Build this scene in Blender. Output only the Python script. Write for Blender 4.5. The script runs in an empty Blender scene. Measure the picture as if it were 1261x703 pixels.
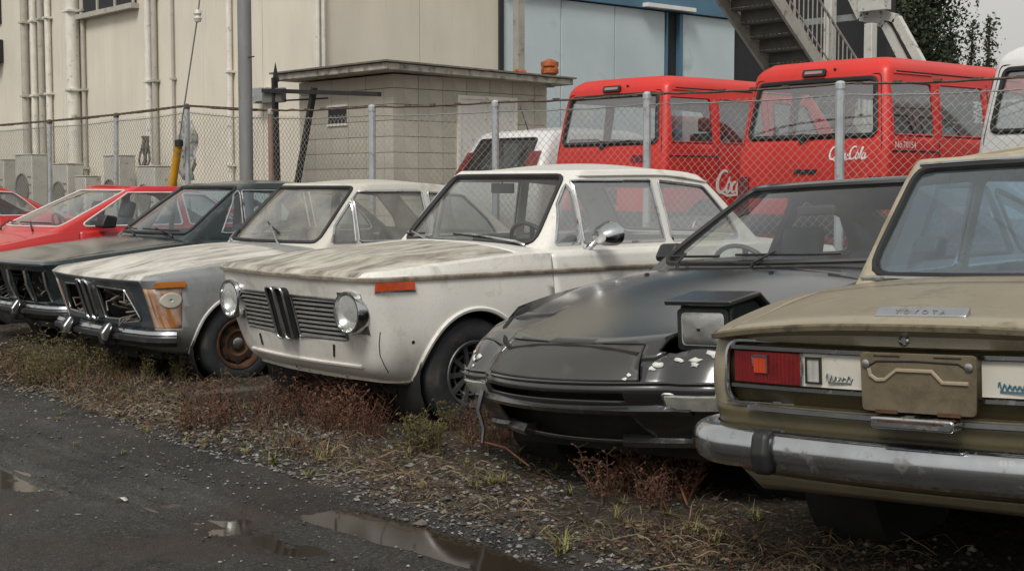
import bpy, bmesh, math, random
import numpy as np
from mathutils import Vector, Matrix
from mathutils.bvhtree import BVHTree
R = math.radians
random.seed(7)
rng = np.random.default_rng(5)
SC = bpy.context.scene
COL = SC.collection

# ---------------------------------------------------------------- camera
# world axes: x runs along the row of parked cars, y runs back from their noses, z up
YAW, PITCH, CAMH, FOC = R(49), R(4.157), 1.30, 1700.0     # FOC in photo pixels (photo 1261 wide)
cam_d = bpy.data.cameras.new('camera')
cam = bpy.data.objects.new('camera', cam_d)
COL.objects.link(cam)
cam.location = (0, 0, CAMH)
cam.rotation_euler = (R(90) - PITCH, 0, YAW)
cam_d.sensor_fit = 'HORIZONTAL'; cam_d.sensor_width = 36
cam_d.lens = 36 * FOC / 1261
cam_d.clip_start = 0.05; cam_d.clip_end = 2000
SC.camera = cam

# ---------------------------------------------------------------- sky, sun, exposure
SUN_EL, SUN_AZ = 50, 150       # degrees; azimuth measured from +Y towards +X
world = bpy.data.worlds.new('World'); SC.world = world; world.use_nodes = True
wn, wl = world.node_tree.nodes, world.node_tree.links
wn.clear()
wo = wn.new('ShaderNodeOutputWorld'); wb = wn.new('ShaderNodeBackground')
sky = wn.new('ShaderNodeTexSky'); sky.sky_type = 'NISHITA'; sky.sun_disc = False
sky.sun_elevation = R(SUN_EL); sky.sun_rotation = R(SUN_AZ)
sky.air_density = 1.0; sky.dust_density = 6.0; sky.ozone_density = 1.0
hs = wn.new('ShaderNodeHueSaturation'); hs.inputs['Saturation'].default_value = 0.12
mx = wn.new('ShaderNodeMix'); mx.data_type = 'RGBA'
mx.inputs['Factor'].default_value = 0.72
mx.inputs['B'].default_value = (4.7, 4.65, 4.45, 1)        # even overcast cloud layer
wl.new(sky.outputs[0], hs.inputs['Color']); wl.new(hs.outputs[0], mx.inputs['A'])
wl.new(mx.outputs['Result'], wb.inputs['Color'])
wb.inputs['Strength'].default_value = 0.10
wl.new(wb.outputs[0], wo.inputs['Surface'])
sun_d = bpy.data.lights.new('sun', 'SUN'); sun_d.energy = 1.5; sun_d.angle = R(18); sun_d.color = (1, .96, .9)
sun = bpy.data.objects.new('sun', sun_d); COL.objects.link(sun)
_sd = Vector((math.sin(R(SUN_AZ)) * math.cos(R(SUN_EL)), math.cos(R(SUN_AZ)) * math.cos(R(SUN_EL)), math.sin(R(SUN_EL))))
sun.rotation_euler = _sd.to_track_quat('Z', 'Y').to_euler()
SC.view_settings.view_transform = 'Standard'; SC.view_settings.look = 'None'
SC.view_settings.gamma = 1; SC.view_settings.use_curve_mapping = False
SC.view_settings.exposure = 0.5
SC.render.engine = 'CYCLES'

# ---------------------------------------------------------------- photo pixel -> world point (distance from the surface it lies on)
_mw = Matrix.Translation((0, 0, CAMH)) @ cam.rotation_euler.to_matrix().to_4x4()
def ray(px, py):
    return (_mw.to_3x3() @ Vector(((px - 630.5) / FOC, (351.5 - py) / FOC, -1)))
def at_v(px, py, v):
    r = ray(px, py); return Vector((0, 0, CAMH)) + r * (v / r.y)
def at_u(px, py, u):
    r = ray(px, py); return Vector((0, 0, CAMH)) + r * (u / r.x)
def at_z(px, py, z=0):
    r = ray(px, py); return Vector((0, 0, CAMH)) + r * ((z - CAMH) / r.z)

# ---------------------------------------------------------------- material helpers
MATS = {}
class NT:
    def __init__(s, name):
        s.m = bpy.data.materials.new(name); s.m.use_nodes = True
        s.n = s.m.node_tree.nodes; s.l = s.m.node_tree.links
        s.p = s.n['Principled BSDF']; s.out = s.n['Material Output']
        s.tc = s.n.new('ShaderNodeTexCoord')
    def link(s, a, b): s.l.new(a, b)
    def mapv(s, scale=(1, 1, 1), src='Object'):
        m = s.n.new('ShaderNodeMapping'); m.inputs['Scale'].default_value = scale
        s.link(s.tc.outputs[src], m.inputs['Vector']); return m.outputs[0]
    def noise(s, scale, detail=5, rough=.55, vec=None, dist=0):
        n = s.n.new('ShaderNodeTexNoise'); n.inputs['Scale'].default_value = scale
        n.inputs['Detail'].default_value = detail; n.inputs['Roughness'].default_value = rough
        n.inputs['Distortion'].default_value = dist
        s.link(vec if vec is not None else s.tc.outputs['Object'], n.inputs['Vector']); return n.outputs['Fac']
    def vor(s, scale, vec=None, out='Distance'):
        n = s.n.new('ShaderNodeTexVoronoi'); n.inputs['Scale'].default_value = scale
        s.link(vec if vec is not None else s.tc.outputs['Object'], n.inputs['Vector']); return n.outputs[out]
    def ramp(s, fac, a, b, ca=(0, 0, 0, 1), cb=(1, 1, 1, 1)):
        r = s.n.new('ShaderNodeValToRGB'); r.color_ramp.elements[0].position = a; r.color_ramp.elements[1].position = b
        r.color_ramp.elements[0].color = ca; r.color_ramp.elements[1].color = cb
        s.link(fac, r.inputs['Fac']); return r.outputs['Color']
    def mix(s, fac, a, b, blend='MIX'):
        m = s.n.new('ShaderNodeMix'); m.data_type = 'RGBA'; m.blend_type = blend
        for k, v in (('Factor', fac), ('A', a), ('B', b)):
            i = m.inputs[k]
            if isinstance(v, (int, float)): i.default_value = v
            elif isinstance(v, (tuple, list)): i.default_value = tuple(v)[:3] + (1,)
            else: s.link(v, i)
        return m.outputs['Result']
    def math(s, op, a, b=0, clamp=False):
        m = s.n.new('ShaderNodeMath'); m.operation = op; m.use_clamp = clamp
        for i, v in enumerate((a, b)):
            if isinstance(v, (int, float)): m.inputs[i].default_value = v
            else: s.link(v, m.inputs[i])
        return m.outputs[0]
    def bump(s, h, strength=.3, dist=.01):
        b = s.n.new('ShaderNodeBump'); b.inputs['Strength'].default_value = strength; b.inputs['Distance'].default_value = dist
        s.link(h, b.inputs['Height']); s.link(b.outputs[0], s.p.inputs['Normal'])
    def col(s, c):
        i = s.p.inputs['Base Color']
        if isinstance(c, (tuple, list)): i.default_value = tuple(c)[:3] + (1,)
        else: s.link(c, i)
    def rough(s, r):
        i = s.p.inputs['Roughness']
        if isinstance(r, (int, float)): i.default_value = r
        else: s.link(r, i)

def mat(name, col, rough=.6, metal=0., var=.12, scale=6., bump=0., bscale=60., dirt=0., dirtcol=(.09, .075, .05), dscale=7., vec=None, src='Object'):
    if name in MATS: return MATS[name]
    t = NT(name)
    v = t.mapv(vec or (1, 1, 1), src)
    n = t.noise(scale, 6, .6, v)
    a = tuple(max(0, c * (1 - var)) for c in col); b = tuple(min(1, c * (1 + var)) for c in col)
    c = t.mix(t.ramp(n, .3, .7), a, b)
    if dirt > 0:
        d = t.noise(dscale, 9, .65, v)
        k = t.ramp(d, .62 - dirt * .3, .72 - dirt * .1)
        c = t.mix(k, c, dirtcol)
        t.rough(t.mix(k, (rough,) * 3, (.85,) * 3))
    else: t.rough(rough)
    t.col(c); t.p.inputs['Metallic'].default_value = metal
    if bump: t.bump(t.noise(bscale, 4, .6, v), bump, .004)
    MATS[name] = t.m; return t.m

def paint(name, base, rough=.35, dirt=.4, dirtcol=(.16, .13, .09), rust=.2, rustcol=(.13, .045, .015), coat=.2, streak=(1, 1, 1), dscale=5., fade=None, grime=0.):
    """weathered car paint: faded patches, dirt stains, rust spots"""
    if name in MATS: return MATS[name]
    t = NT(name)
    n0 = t.noise(1.7, 4, .5)
    c = t.mix(t.ramp(n0, .35, .7), tuple(x * .9 for x in base), fade or tuple(min(1, x * 1.06) for x in base))
    v = t.mapv(streak)
    d = t.noise(dscale, 11, .68, v, .4)
    k = t.ramp(d, .66 - dirt * .35, .80 - dirt * .2)
    k2 = t.math('MULTIPLY', k, .85)
    c = t.mix(k2, c, dirtcol)
    fine = t.noise(90, 3, .6)
    c = t.mix(t.math('MULTIPLY', t.ramp(fine, .55, .75), .22), c, tuple(x * .6 for x in dirtcol))
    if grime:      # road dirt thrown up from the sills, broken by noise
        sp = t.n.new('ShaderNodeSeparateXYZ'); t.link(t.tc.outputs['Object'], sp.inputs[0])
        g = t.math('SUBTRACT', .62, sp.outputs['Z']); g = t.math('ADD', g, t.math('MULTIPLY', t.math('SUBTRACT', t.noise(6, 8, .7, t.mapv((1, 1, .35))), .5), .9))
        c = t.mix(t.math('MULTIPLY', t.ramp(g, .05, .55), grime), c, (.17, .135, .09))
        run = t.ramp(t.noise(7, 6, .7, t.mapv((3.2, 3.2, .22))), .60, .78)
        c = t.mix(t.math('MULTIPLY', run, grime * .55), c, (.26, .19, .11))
    r_ = t.noise(8, 12, .72, None, .6)
    kr = t.ramp(r_, .76 - rust * .28, .80 - rust * .26)
    c = t.mix(kr, c, t.mix(t.noise(40, 4), rustcol, tuple(x * 2.2 for x in rustcol)))
    t.col(c)
    rr = t.mix(k, (rough,) * 3, (min(1, rough + .4),) * 3)
    t.rough(t.mix(kr, rr, (.9,) * 3))
    t.p.inputs['Coat Weight'].default_value = coat; t.p.inputs['Coat Roughness'].default_value = .15
    t.bump(t.mix(.5, fine, kr), .12, .003)
    MATS[name] = t.m; return t.m

def glass(name, tint=(.72, .8, .8), dirty=.12, dirtcol=(.45, .43, .38), rough=.02, refl=1.45):
    if name in MATS: return MATS[name]
    t = NT(name); n = t.n
    tr = n.new('ShaderNodeBsdfTransparent'); tr.inputs[0].default_value = tint + (1,)
    gl = n.new('ShaderNodeBsdfGlossy'); gl.inputs['Roughness'].default_value = rough; gl.inputs['Color'].default_value = (.95, .97, 1, 1)
    lw = n.new('ShaderNodeLayerWeight'); lw.inputs['Blend'].default_value = .5
    f0 = ((refl - 1) / (refl + 1))**2 * 1.8          # both faces of the pane
    fr = t.math('ADD', t.math('MULTIPLY', t.math('POWER', lw.outputs['Facing'], 5), 1 - f0), f0, True)
    m1 = n.new('ShaderNodeMixShader'); t.link(fr, m1.inputs[0]); t.link(tr.outputs[0], m1.inputs[1]); t.link(gl.outputs[0], m1.inputs[2])
    df = n.new('ShaderNodeBsdfDiffuse'); df.inputs[0].default_value = dirtcol + (1,)
    m2 = n.new('ShaderNodeMixShader')
    k = t.ramp(t.noise(3.2, 8, .65, None, .5), .25, .85)
    k = t.math('MULTIPLY', k, dirty * 2)
    t.link(k, m2.inputs[0]); t.link(m1.outputs[0], m2.inputs[1]); t.link(df.outputs[0], m2.inputs[2])
    t.link(m2.outputs[0], t.out.inputs['Surface'])
    MATS[name] = t.m; return t.m

# ---------------------------------------------------------------- mesh helpers
class MB:
    def __init__(s): s.v = []; s.f = []
    def add(s, vs, fs):
        o = len(s.v); s.v += [tuple(p) for p in vs]; s.f += [tuple(i + o for i in f) for f in fs]; return s
    def box(s, a, b, M=None):
        x0, y0, z0 = a; x1, y1, z1 = b
        vs = [(x0, y0, z0), (x1, y0, z0), (x1, y1, z0), (x0, y1, z0), (x0, y0, z1), (x1, y0, z1), (x1, y1, z1), (x0, y1, z1)]
        if M is not None: vs = [M @ Vector(p) for p in vs]
        return s.add(vs, [(0, 3, 2, 1), (4, 5, 6, 7), (0, 1, 5, 4), (1, 2, 6, 5), (2, 3, 7, 6), (3, 0, 4, 7)])
    def bar(s, p, q, w, h=None, up=(0, 0, 1)):
        p, q = Vector(p), Vector(q); h = h or w
        d = (q - p).normalized(); u = Vector(up)
        if abs(d.dot(u)) > .95: u = Vector((1, 0, 0))
        a = d.cross(u).normalized(); b = a.cross(d)
        vs = [e + a * (w / 2 * i) + b * (h / 2 * j) for e in (p, q) for i, j in ((-1, -1), (1, -1), (1, 1), (-1, 1))]
        return s.add(vs, [(0, 1, 2, 3), (7, 6, 5, 4), (0, 4, 5, 1), (1, 5, 6, 2), (2, 6, 7, 3), (3, 7, 4, 0)])
    def tube(s, pts, r, closed=False, n=8, cap=True):
        pts = [Vector(p) for p in pts]; N = len(pts)
        rs = r if isinstance(r, (list, tuple)) else [r] * N
        prev = None; vs = []
        for i, p in enumerate(pts):
            a = pts[i - 1] if (i or closed) else p; b = pts[(i + 1) % N] if (i < N - 1 or closed) else p
            t = (b - a)
            t = t.normalized() if t.length > 1e-9 else Vector((0, 0, 1))
            if prev is None:
                u = Vector((0, 0, 1)) if abs(t.z) < .9 else Vector((1, 0, 0))
                e = t.cross(u).normalized()
            else:
                e = prev - t * prev.dot(t)
                e = e.normalized() if e.length > 1e-6 else t.orthogonal().normalized()
            prev = e; g = t.cross(e)
            for k in range(n):
                an = 2 * math.pi * k / n
                vs.append(p + (e * math.cos(an) + g * math.sin(an)) * rs[i])
        fs = []
        for i in range(N if closed else N - 1):
            j = (i + 1) % N
            for k in range(n):
                l = (k + 1) % n
                fs.append((i * n + k, i * n + l, j * n + l, j * n + k))
        if cap and not closed:
            fs.append(tuple(range(n))[::-1]); fs.append(tuple((N - 1) * n + k for k in range(n)))
        return s.add(vs, fs)
    def lathe(s, prof, M=Matrix(), n=32, a0=0, a1=2 * math.pi):
        """prof: [(r,h)], axis = local Z of M"""
        full = abs(a1 - a0 - 2 * math.pi) < 1e-6
        m = n if full else n + 1; vs = []
        for r, h in prof:
            for k in range(m):
                an = a0 + (a1 - a0) * k / n
                vs.append(M @ Vector((r * math.cos(an), r * math.sin(an), h)))
        fs = []
        for i in range(len(prof) - 1):
            for k in range(n):
                l = (k + 1) % m
                fs.append((i * m + k, i * m + l, (i + 1) * m + l, (i + 1) * m + k))
        return s.add(vs, fs)
    def prism(s, poly, d0, d1, ax='xz'):
        """extrude a 2D polygon"""
        def P(a, b, d): return {'xz': (a, d, b), 'yz': (d, a, b), 'xy': (a, b, d)}[ax]
        n = len(poly); vs = [P(a, b, d) for d in (d0, d1) for a, b in poly]
        return s.add(vs, [tuple(range(n)), tuple(range(2 * n - 1, n - 1, -1))] + [(i, i + n, (i + 1) % n + n, (i + 1) % n) for i in range(n)])
    def grid(s, P, closed=False):
        """P[i][j] points"""
        a, b = len(P), len(P[0]); vs = [p for r in P for p in r]
        return s.add(vs, [(i * b + j, (i + 1) * b + j, (i + 1) * b + (j + 1) % b, i * b + (j + 1) % b) for i in range(a - 1) for j in range(b if closed else b - 1)])
    def sweep(s, path, prof, closed=False):
        """path: [(x,y,z,nx,ny)], prof: [(out,up)] closed profile"""
        P = [[(x + nx * o, y + ny * o, z + u) for o, u in prof] for x, y, z, nx, ny in path]
        s.grid(P, True)
        if not closed:
            m = len(prof); o = len(s.v) - len(path) * m
            s.f.append(tuple(o + k for k in range(m))); s.f.append(tuple(o + (len(path) - 1) * m + k for k in range(m))[::-1])
        return s
    def blob(s, c, r, n=1, jit=.25, sc=(1, 1, 1), seed=None):
        rr = random.Random(seed)
        bm = bmesh.new(); bmesh.ops.create_icosphere(bm, subdivisions=n, radius=1)
        vs = [Vector(c) + Vector((v.co.x * sc[0], v.co.y * sc[1], v.co.z * sc[2])) * r * (1 + rr.uniform(-jit, jit)) for v in bm.verts]
        fs = [tuple(v.index for v in f.verts) for f in bm.faces]; bm.free()
        return s.add(vs, fs)

def finish(me, smooth, angle=35):
    if smooth:
        me.polygons.foreach_set('use_smooth', [True] * len(me.polygons))
        me.set_sharp_from_angle(angle=R(angle))
def obj(name, src, material, parent=None, smooth=True, solid=0, angle=35, bevel=0, loc=None, fix=True):
    me = bpy.data.meshes.new(name)
    if isinstance(src, MB):
        me.from_pydata(src.v, [], src.f)
        if fix:
            b = bmesh.new(); b.from_mesh(me); bmesh.ops.recalc_face_normals(b, faces=b.faces); b.to_mesh(me); b.free()
    elif isinstance(src, bmesh.types.BMesh): src.to_mesh(me); src.free()
    else: me = src
    finish(me, smooth, angle)
    if material is not None and not me.materials: me.materials.append(material)
    o = bpy.data.objects.new(name, me); COL.objects.link(o)
    if parent is not None: o.parent = parent
    if loc is not None: o.location = loc
    if solid:
        m = o.modifiers.new('thickness', 'SOLIDIFY'); m.thickness = solid; m.offset = -1
    if bevel:
        m = o.modifiers.new('bevel', 'BEVEL'); m.width = bevel; m.segments = 2; m.limit_method = 'ANGLE'; m.angle_limit = R(40)
    return o
def empty(name, parent=None, loc=(0, 0, 0), rz=0):
    o = bpy.data.objects.new(name, None); COL.objects.link(o); o.location = loc; o.rotation_euler = (0, 0, rz)
    o.empty_display_size = .1
    if parent is not None: o.parent = parent
    return o
def tag(o, label=None, cat=None, group=None, kind=None):
    if label: o['label'] = label
    if cat: o['category'] = cat
    if group: o['group'] = group
    if kind: o['kind'] = kind
    return o
def copy_tree(o, parent=None):
    c = o.copy(); COL.objects.link(c)
    if parent is not None: c.parent = parent
    for ch in list(o.children): copy_tree(ch, c)
    return c

def F(pts):
    """monotone cubic through (x,val) knots"""
    if isinstance(pts, (int, float)): return lambda x: float(pts)
    pts = sorted(pts); X = [p[0] for p in pts]; Y = [p[1] for p in pts]; n = len(X)
    if n == 1: return lambda x: Y[0]
    d = [(Y[i + 1] - Y[i]) / (X[i + 1] - X[i]) for i in range(n - 1)]
    m = [d[0]] + [0 if d[i - 1] * d[i] <= 0 else 2 * d[i - 1] * d[i] / (d[i - 1] + d[i]) for i in range(1, n - 1)] + [d[-1]]
    def f(x):
        if x <= X[0]: return Y[0]
        if x >= X[-1]: return Y[-1]
        i = 0
        while x > X[i + 1]: i += 1
        h = X[i + 1] - X[i]; t = (x - X[i]) / h
        return ((2 * t**3 - 3 * t * t + 1) * Y[i] + (t**3 - 2 * t * t + t) * h * m[i] + (-2 * t**3 + 3 * t * t) * Y[i + 1] + (t**3 - t * t) * h * m[i + 1])
    return f

# ---- car shell: stacked plan contours (bottom to top) closed by a crowned lid
NF, NC, NS = 14, 8, 64
def contour(L):
    xf, bf, (rxf, ryf), xr, br, (rxr, ryr) = L['xf'], L.get('bf', .05), L.get('rf', (.1, .1)), L['xr'], L.get('br', .05), L.get('rr', (.1, .1))
    Y = F(L['Y']); Z = F(L['Z'])
    def endc(xe, b, rx, ry, s):
        xs = xe - s * (b + rx); ye = Y(xs); pts = []
        for i in range(NF):
            y = (ye - ry) * i / NF; pts.append((xe - s * b * (y / (ye - ry))**2, y))
        e = 2 / L.get('sq', 2.3)
        for i in range(NC + 1):
            a = math.pi / 2 * i / NC
            pts.append((xe - s * b - s * rx * (1 - math.cos(a)**e), ye - ry + ry * math.sin(a)**e))
        return pts
    fr = endc(xf, bf, rxf, ryf, 1); re = endc(xr, br, rxr, ryr, -1)
    a, b = fr[-1][0], re[-1][0]
    side = []
    for i in range(1, NS):
        x = a + (b - a) * i / NS; side.append((x, Y(x)))
    P = fr + side + re[::-1]
    zf = L.get('zf'); 
    return [Vector((x, y, Z(x) + (zf(x, y) if zf else 0))) for x, y in P]
def shell(levels, crown, nseg=5, dF=.25, dR=.25, p=2.2, lid=True):
    Cs = [contour(L) for L in levels]; n = len(Cs[0]); rows = []
    creases = [i for i, L in enumerate(levels) if L.get('crease')]
    def cr(p0, p1, p2, p3, t):
        return .5 * ((2 * p1) + (p2 - p0) * t + (2 * p0 - 5 * p1 + 4 * p2 - p3) * t * t + (3 * p1 - p0 - 3 * p2 + p3) * t**3)
    for k in range(len(Cs) - 1):
        A, B = Cs[k], Cs[k + 1]
        Pv = Cs[k - 1] if (k > 0 and k not in creases) else None
        Nx = Cs[k + 2] if (k + 2 < len(Cs) and (k + 1) not in creases) else None
        m = levels[k].get('n', nseg)
        for q in range(m):
            t = q / m
            rows.append([cr(Pv[i] if Pv else A[i] * 2 - B[i], A[i], B[i], Nx[i] if Nx else B[i] * 2 - A[i], t) for i in range(n)])
    rows.append(Cs[-1])
    mb = MB(); mb.grid(rows)
    if lid:
        T = Cs[-1]; J = NF + NC; hc = F(crown)
        Fr = T[:J + 1]; Re = T[::-1][:J + 1]; G = []
        for i in range(NS + 1):
            S = T[J + i]
            a = math.exp(-((Fr[J].x - S.x) / dF)**2); b = math.exp(-((Re[J].x - S.x) / dR)**2); row = []
            if i == 0: a, b = 1, 0
            if i == NS: a, b = 0, 1
            for j in range(J + 1):
                fr = (1 - a - b) * j / J + a * Fr[j].y / Fr[J].y + b * Re[j].y / Re[J].y
                x = S.x + a * (Fr[j].x - Fr[J].x) + b * (Re[j].x - Re[J].x)
                z = S.z + max(0, 1 - a - b) * hc(x) * (1 - fr**p) + a * (Fr[j].z - Fr[J].z) + b * (Re[j].z - Re[J].z)
                row.append(Vector((x, S.y * fr, z)))
            G.append(row)
        mb.grid(G)
    nv = len(mb.v)
    mb.v += [(x, -y, z) for x, y, z in mb.v]; mb.f += [tuple(i + nv for i in f)[::-1] for f in mb.f]
    bm = bmesh.new(); V = [bm.verts.new(v) for v in mb.v]
    for f in mb.f:
        try: bm.faces.new([V[i] for i in f])
        except ValueError: pass
    bmesh.ops.remove_doubles(bm, verts=bm.verts, dist=2e-4)
    bmesh.ops.dissolve_degenerate(bm, edges=bm.edges, dist=1e-5)
    bmesh.ops.recalc_face_normals(bm, faces=bm.faces)
    top = max(bm.faces, key=lambda f: f.calc_center_median().z)
    top.normal_update()
    if top.normal.z < 0: bmesh.ops.reverse_faces(bm, faces=bm.faces)
    bm.normal_update()
    return bm
def rpoly(pts, r=.03, n=4):
    """round the corners of a convex polygon"""
    out = []; N = len(pts); P = [Vector(p) for p in pts]
    for i in range(N):
        a, b, c = P[i - 1], P[i], P[(i + 1) % N]
        ri = r[i] if isinstance(r, (list, tuple)) else r
        if ri <= 0: out.append(tuple(b)); continue
        u = (a - b).normalized(); w = (c - b).normalized()
        ang = u.angle(w); d = min(ri / math.tan(ang / 2), .49 * (a - b).length, .49 * (c - b).length)
        p, q = b + u * d, b + w * d
        for k in range(n + 1):
            t = k / n; out.append(tuple(p * (1 - t)**2 + b * 2 * t * (1 - t) + q * t * t))
    return out
def ccw(poly):
    A = sum(poly[i - 1][0] * poly[i][1] - poly[i][0] * poly[i - 1][1] for i in range(len(poly)))
    return poly if A > 0 else poly[::-1]
def inset(poly, d):
    poly = ccw(poly); P = [Vector(p) for p in poly]; N = len(P); out = []
    for i in range(N):
        a, b, c = P[i - 1], P[i], P[(i + 1) % N]
        u = (b - a).normalized(); w = (c - b).normalized()
        n = Vector((-u.y - w.y, u.x + w.x))
        if n.length < 1e-6: n = Vector((-u.y, u.x))
        n.normalize(); k = max(.35, n.dot(Vector((-u.y, u.x))))
        out.append(tuple(b + n * d / k))
    return out
AX = {'xz': (0, 2, 1), 'yz': (1, 2, 0), 'xy': (0, 1, 2)}
def cut(bm, poly, ax, filt):
    poly = ccw(poly); i0, i1, _ = AX[ax]
    mn0 = min(p[0] for p in poly); mx0 = max(p[0] for p in poly); mn1 = min(p[1] for p in poly); mx1 = max(p[1] for p in poly)
    ins = []
    for f in bm.faces:
        a = [v.co[i0] for v in f.verts]; b = [v.co[i1] for v in f.verts]
        if max(a) < mn0 or min(a) > mx0 or max(b) < mn1 or min(b) > mx1: continue
        if filt(f.calc_center_median(), f.normal): ins.append(f)
    for k in range(len(poly)):
        p, q = poly[k - 1], poly[k]
        nx, ny = q[1] - p[1], -(q[0] - p[0]); l = math.hypot(nx, ny)
        if l < 1e-7: continue
        no = [0, 0, 0]; no[i0] = nx / l; no[i1] = ny / l; co = [0, 0, 0]; co[i0] = p[0]; co[i1] = p[1]
        es = {e for f in ins for e in f.edges}; vs = {v for f in ins for v in f.verts}
        r = bmesh.ops.bisect_plane(bm, geom=list(ins) + list(es) + list(vs), dist=1e-5, plane_co=co, plane_no=no)
        no = Vector(no); co = Vector(co)
        ins = [g for g in r['geom'] if isinstance(g, bmesh.types.BMFace) and g.is_valid and (g.calc_center_median() - co).dot(no) < 0]
        if not ins: break
    return ins
def take(bm, faces, delete=True):
    nb = bmesh.new(); mp = {}
    for f in faces:
        for v in f.verts:
            if v not in mp: mp[v] = nb.verts.new(v.co)
        nb.faces.new([mp[v] for v in f.verts])
    nb.normal_update()
    if delete:
        bmesh.ops.delete(bm, geom=list(faces), context='FACES')
    return nb
def loops(bm):
    """ordered boundary loops as coordinate lists"""
    nx = {}
    for e in bm.edges:
        if len(e.link_faces) == 1:
            v0, v1 = e.verts
            for a, b in ((v0, v1), (v1, v0)): nx.setdefault(a, []).append(b)
    seen = set(); out = []
    for s in list(nx):
        if s in seen: continue
        lp = [s]; seen.add(s); cur = s
        while True:
            n = [v for v in nx[cur] if v not in seen]
            if not n: break
            cur = n[0]; seen.add(cur); lp.append(cur)
        if len(lp) > 3: out.append([v.co.copy() for v in lp])
    return out
def panel(bm, poly, ax, filt, gap=.004):
    """cut a panel out of a shell, leaving a shut line"""
    nb = take(bm, cut(bm, poly, ax, filt))
    ins = set(cut(nb, inset(poly, gap), ax, lambda c, n: True))
    bmesh.ops.delete(nb, geom=[f for f in nb.faces if f not in ins], context='FACES')
    return nb
def push(bm, d):
    bm.normal_update()
    ns = {v: v.normal.copy() for v in bm.verts}
    for v, n in ns.items(): v.co += n * d
def thin_loop(pts, dmin):
    out = [pts[0]]
    for p in pts[1:]:
        if (p - out[-1]).length > dmin: out.append(p)
    if (out[0] - out[-1]).length < dmin * .6 and len(out) > 4: out.pop()
    return out
# ---------------------------------------------------------------- car materials
m_rubber = mat('tyre_rubber', (.022, .023, .025), .75, var=.3, scale=14, dirt=.25, dirtcol=(.07, .06, .045), bump=.3, bscale=40)
m_seal = mat('black_rubber_seal', (.012, .012, .013), .55, var=.3)
m_dark = mat('dark_underbody', (.012, .011, .010), .9, var=.4, scale=9, bump=.4)
m_int = mat('interior_vinyl', (.022, .026, .03), .6, var=.3, scale=5)
m_intw = mat('interior_trim', (.16, .165, .16), .7, var=.2)
m_seat = mat('seat_fabric', (.035, .045, .055), .85, var=.3, scale=8)
m_chrome = mat('aged_chrome', (.52, .535, .55), .15, 1, var=.12, scale=10, dirt=.22, dirtcol=(.16, .13, .1), dscale=14)
m_chromed = mat('dull_chrome', (.42, .43, .43), .34, 1, var=.2, scale=12, dirt=.3, dirtcol=(.12, .09, .06), dscale=10)
m_black = mat('black_plastic', (.014, .014, .015), .5, var=.3, dirt=.2, dirtcol=(.05, .045, .035))
m_glass = glass('car_glass', (.93, .95, .95), .035, refl=1.55)
m_glassd = glass('car_glass_dusty', (.90, .92, .90), .22, (.55, .52, .45), refl=1.55)
m_glassb = glass('car_glass_blue', (.66, .78, .84), .06, (.42, .45, .46), refl=1.6)
m_lens = glass('lamp_lens', (.90, .92, .90), .36, (.74, .73, .69), .10, refl=1.6)
m_glassr = glass('side_glass', (.90, .92, .91), .09, (.5, .48, .42), refl=2.5)
m_reflector = mat('lamp_reflector', (.7, .7, .68), .25, 1, var=.1)
def lens_mat(name, c, rough=.25):
    t = NT(name); t.col(t.mix(t.ramp(t.noise(25, 4), .3, .8), c, tuple(x * .55 for x in c))); t.rough(rough)
    t.p.inputs['Coat Weight'].default_value = .5
    w = t.n.new('ShaderNodeTexWave'); w.inputs['Scale'].default_value = 160; t.link(t.tc.outputs['Object'], w.inputs['Vector'])
    t.bump(w.outputs[0], .4, .003); return t.m
m_amber = lens_mat('amber_lens', (.62, .075, .012))
m_redlens = lens_mat('red_lens', (.17, .008, .010))
m_clearlens = lens_mat('clear_lens', (.42, .42, .38), .2)
m_rust = mat('rusty_steel', (.075, .034, .016), .9, .15, var=.5, scale=14, bump=.6, bscale=50, dirt=.3, dirtcol=(.03, .018, .012))
m_alloy = mat('alloy_wheel', (.20, .205, .205), .42, .8, var=.2, dirt=.35, dirtcol=(.05, .042, .03))

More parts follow.
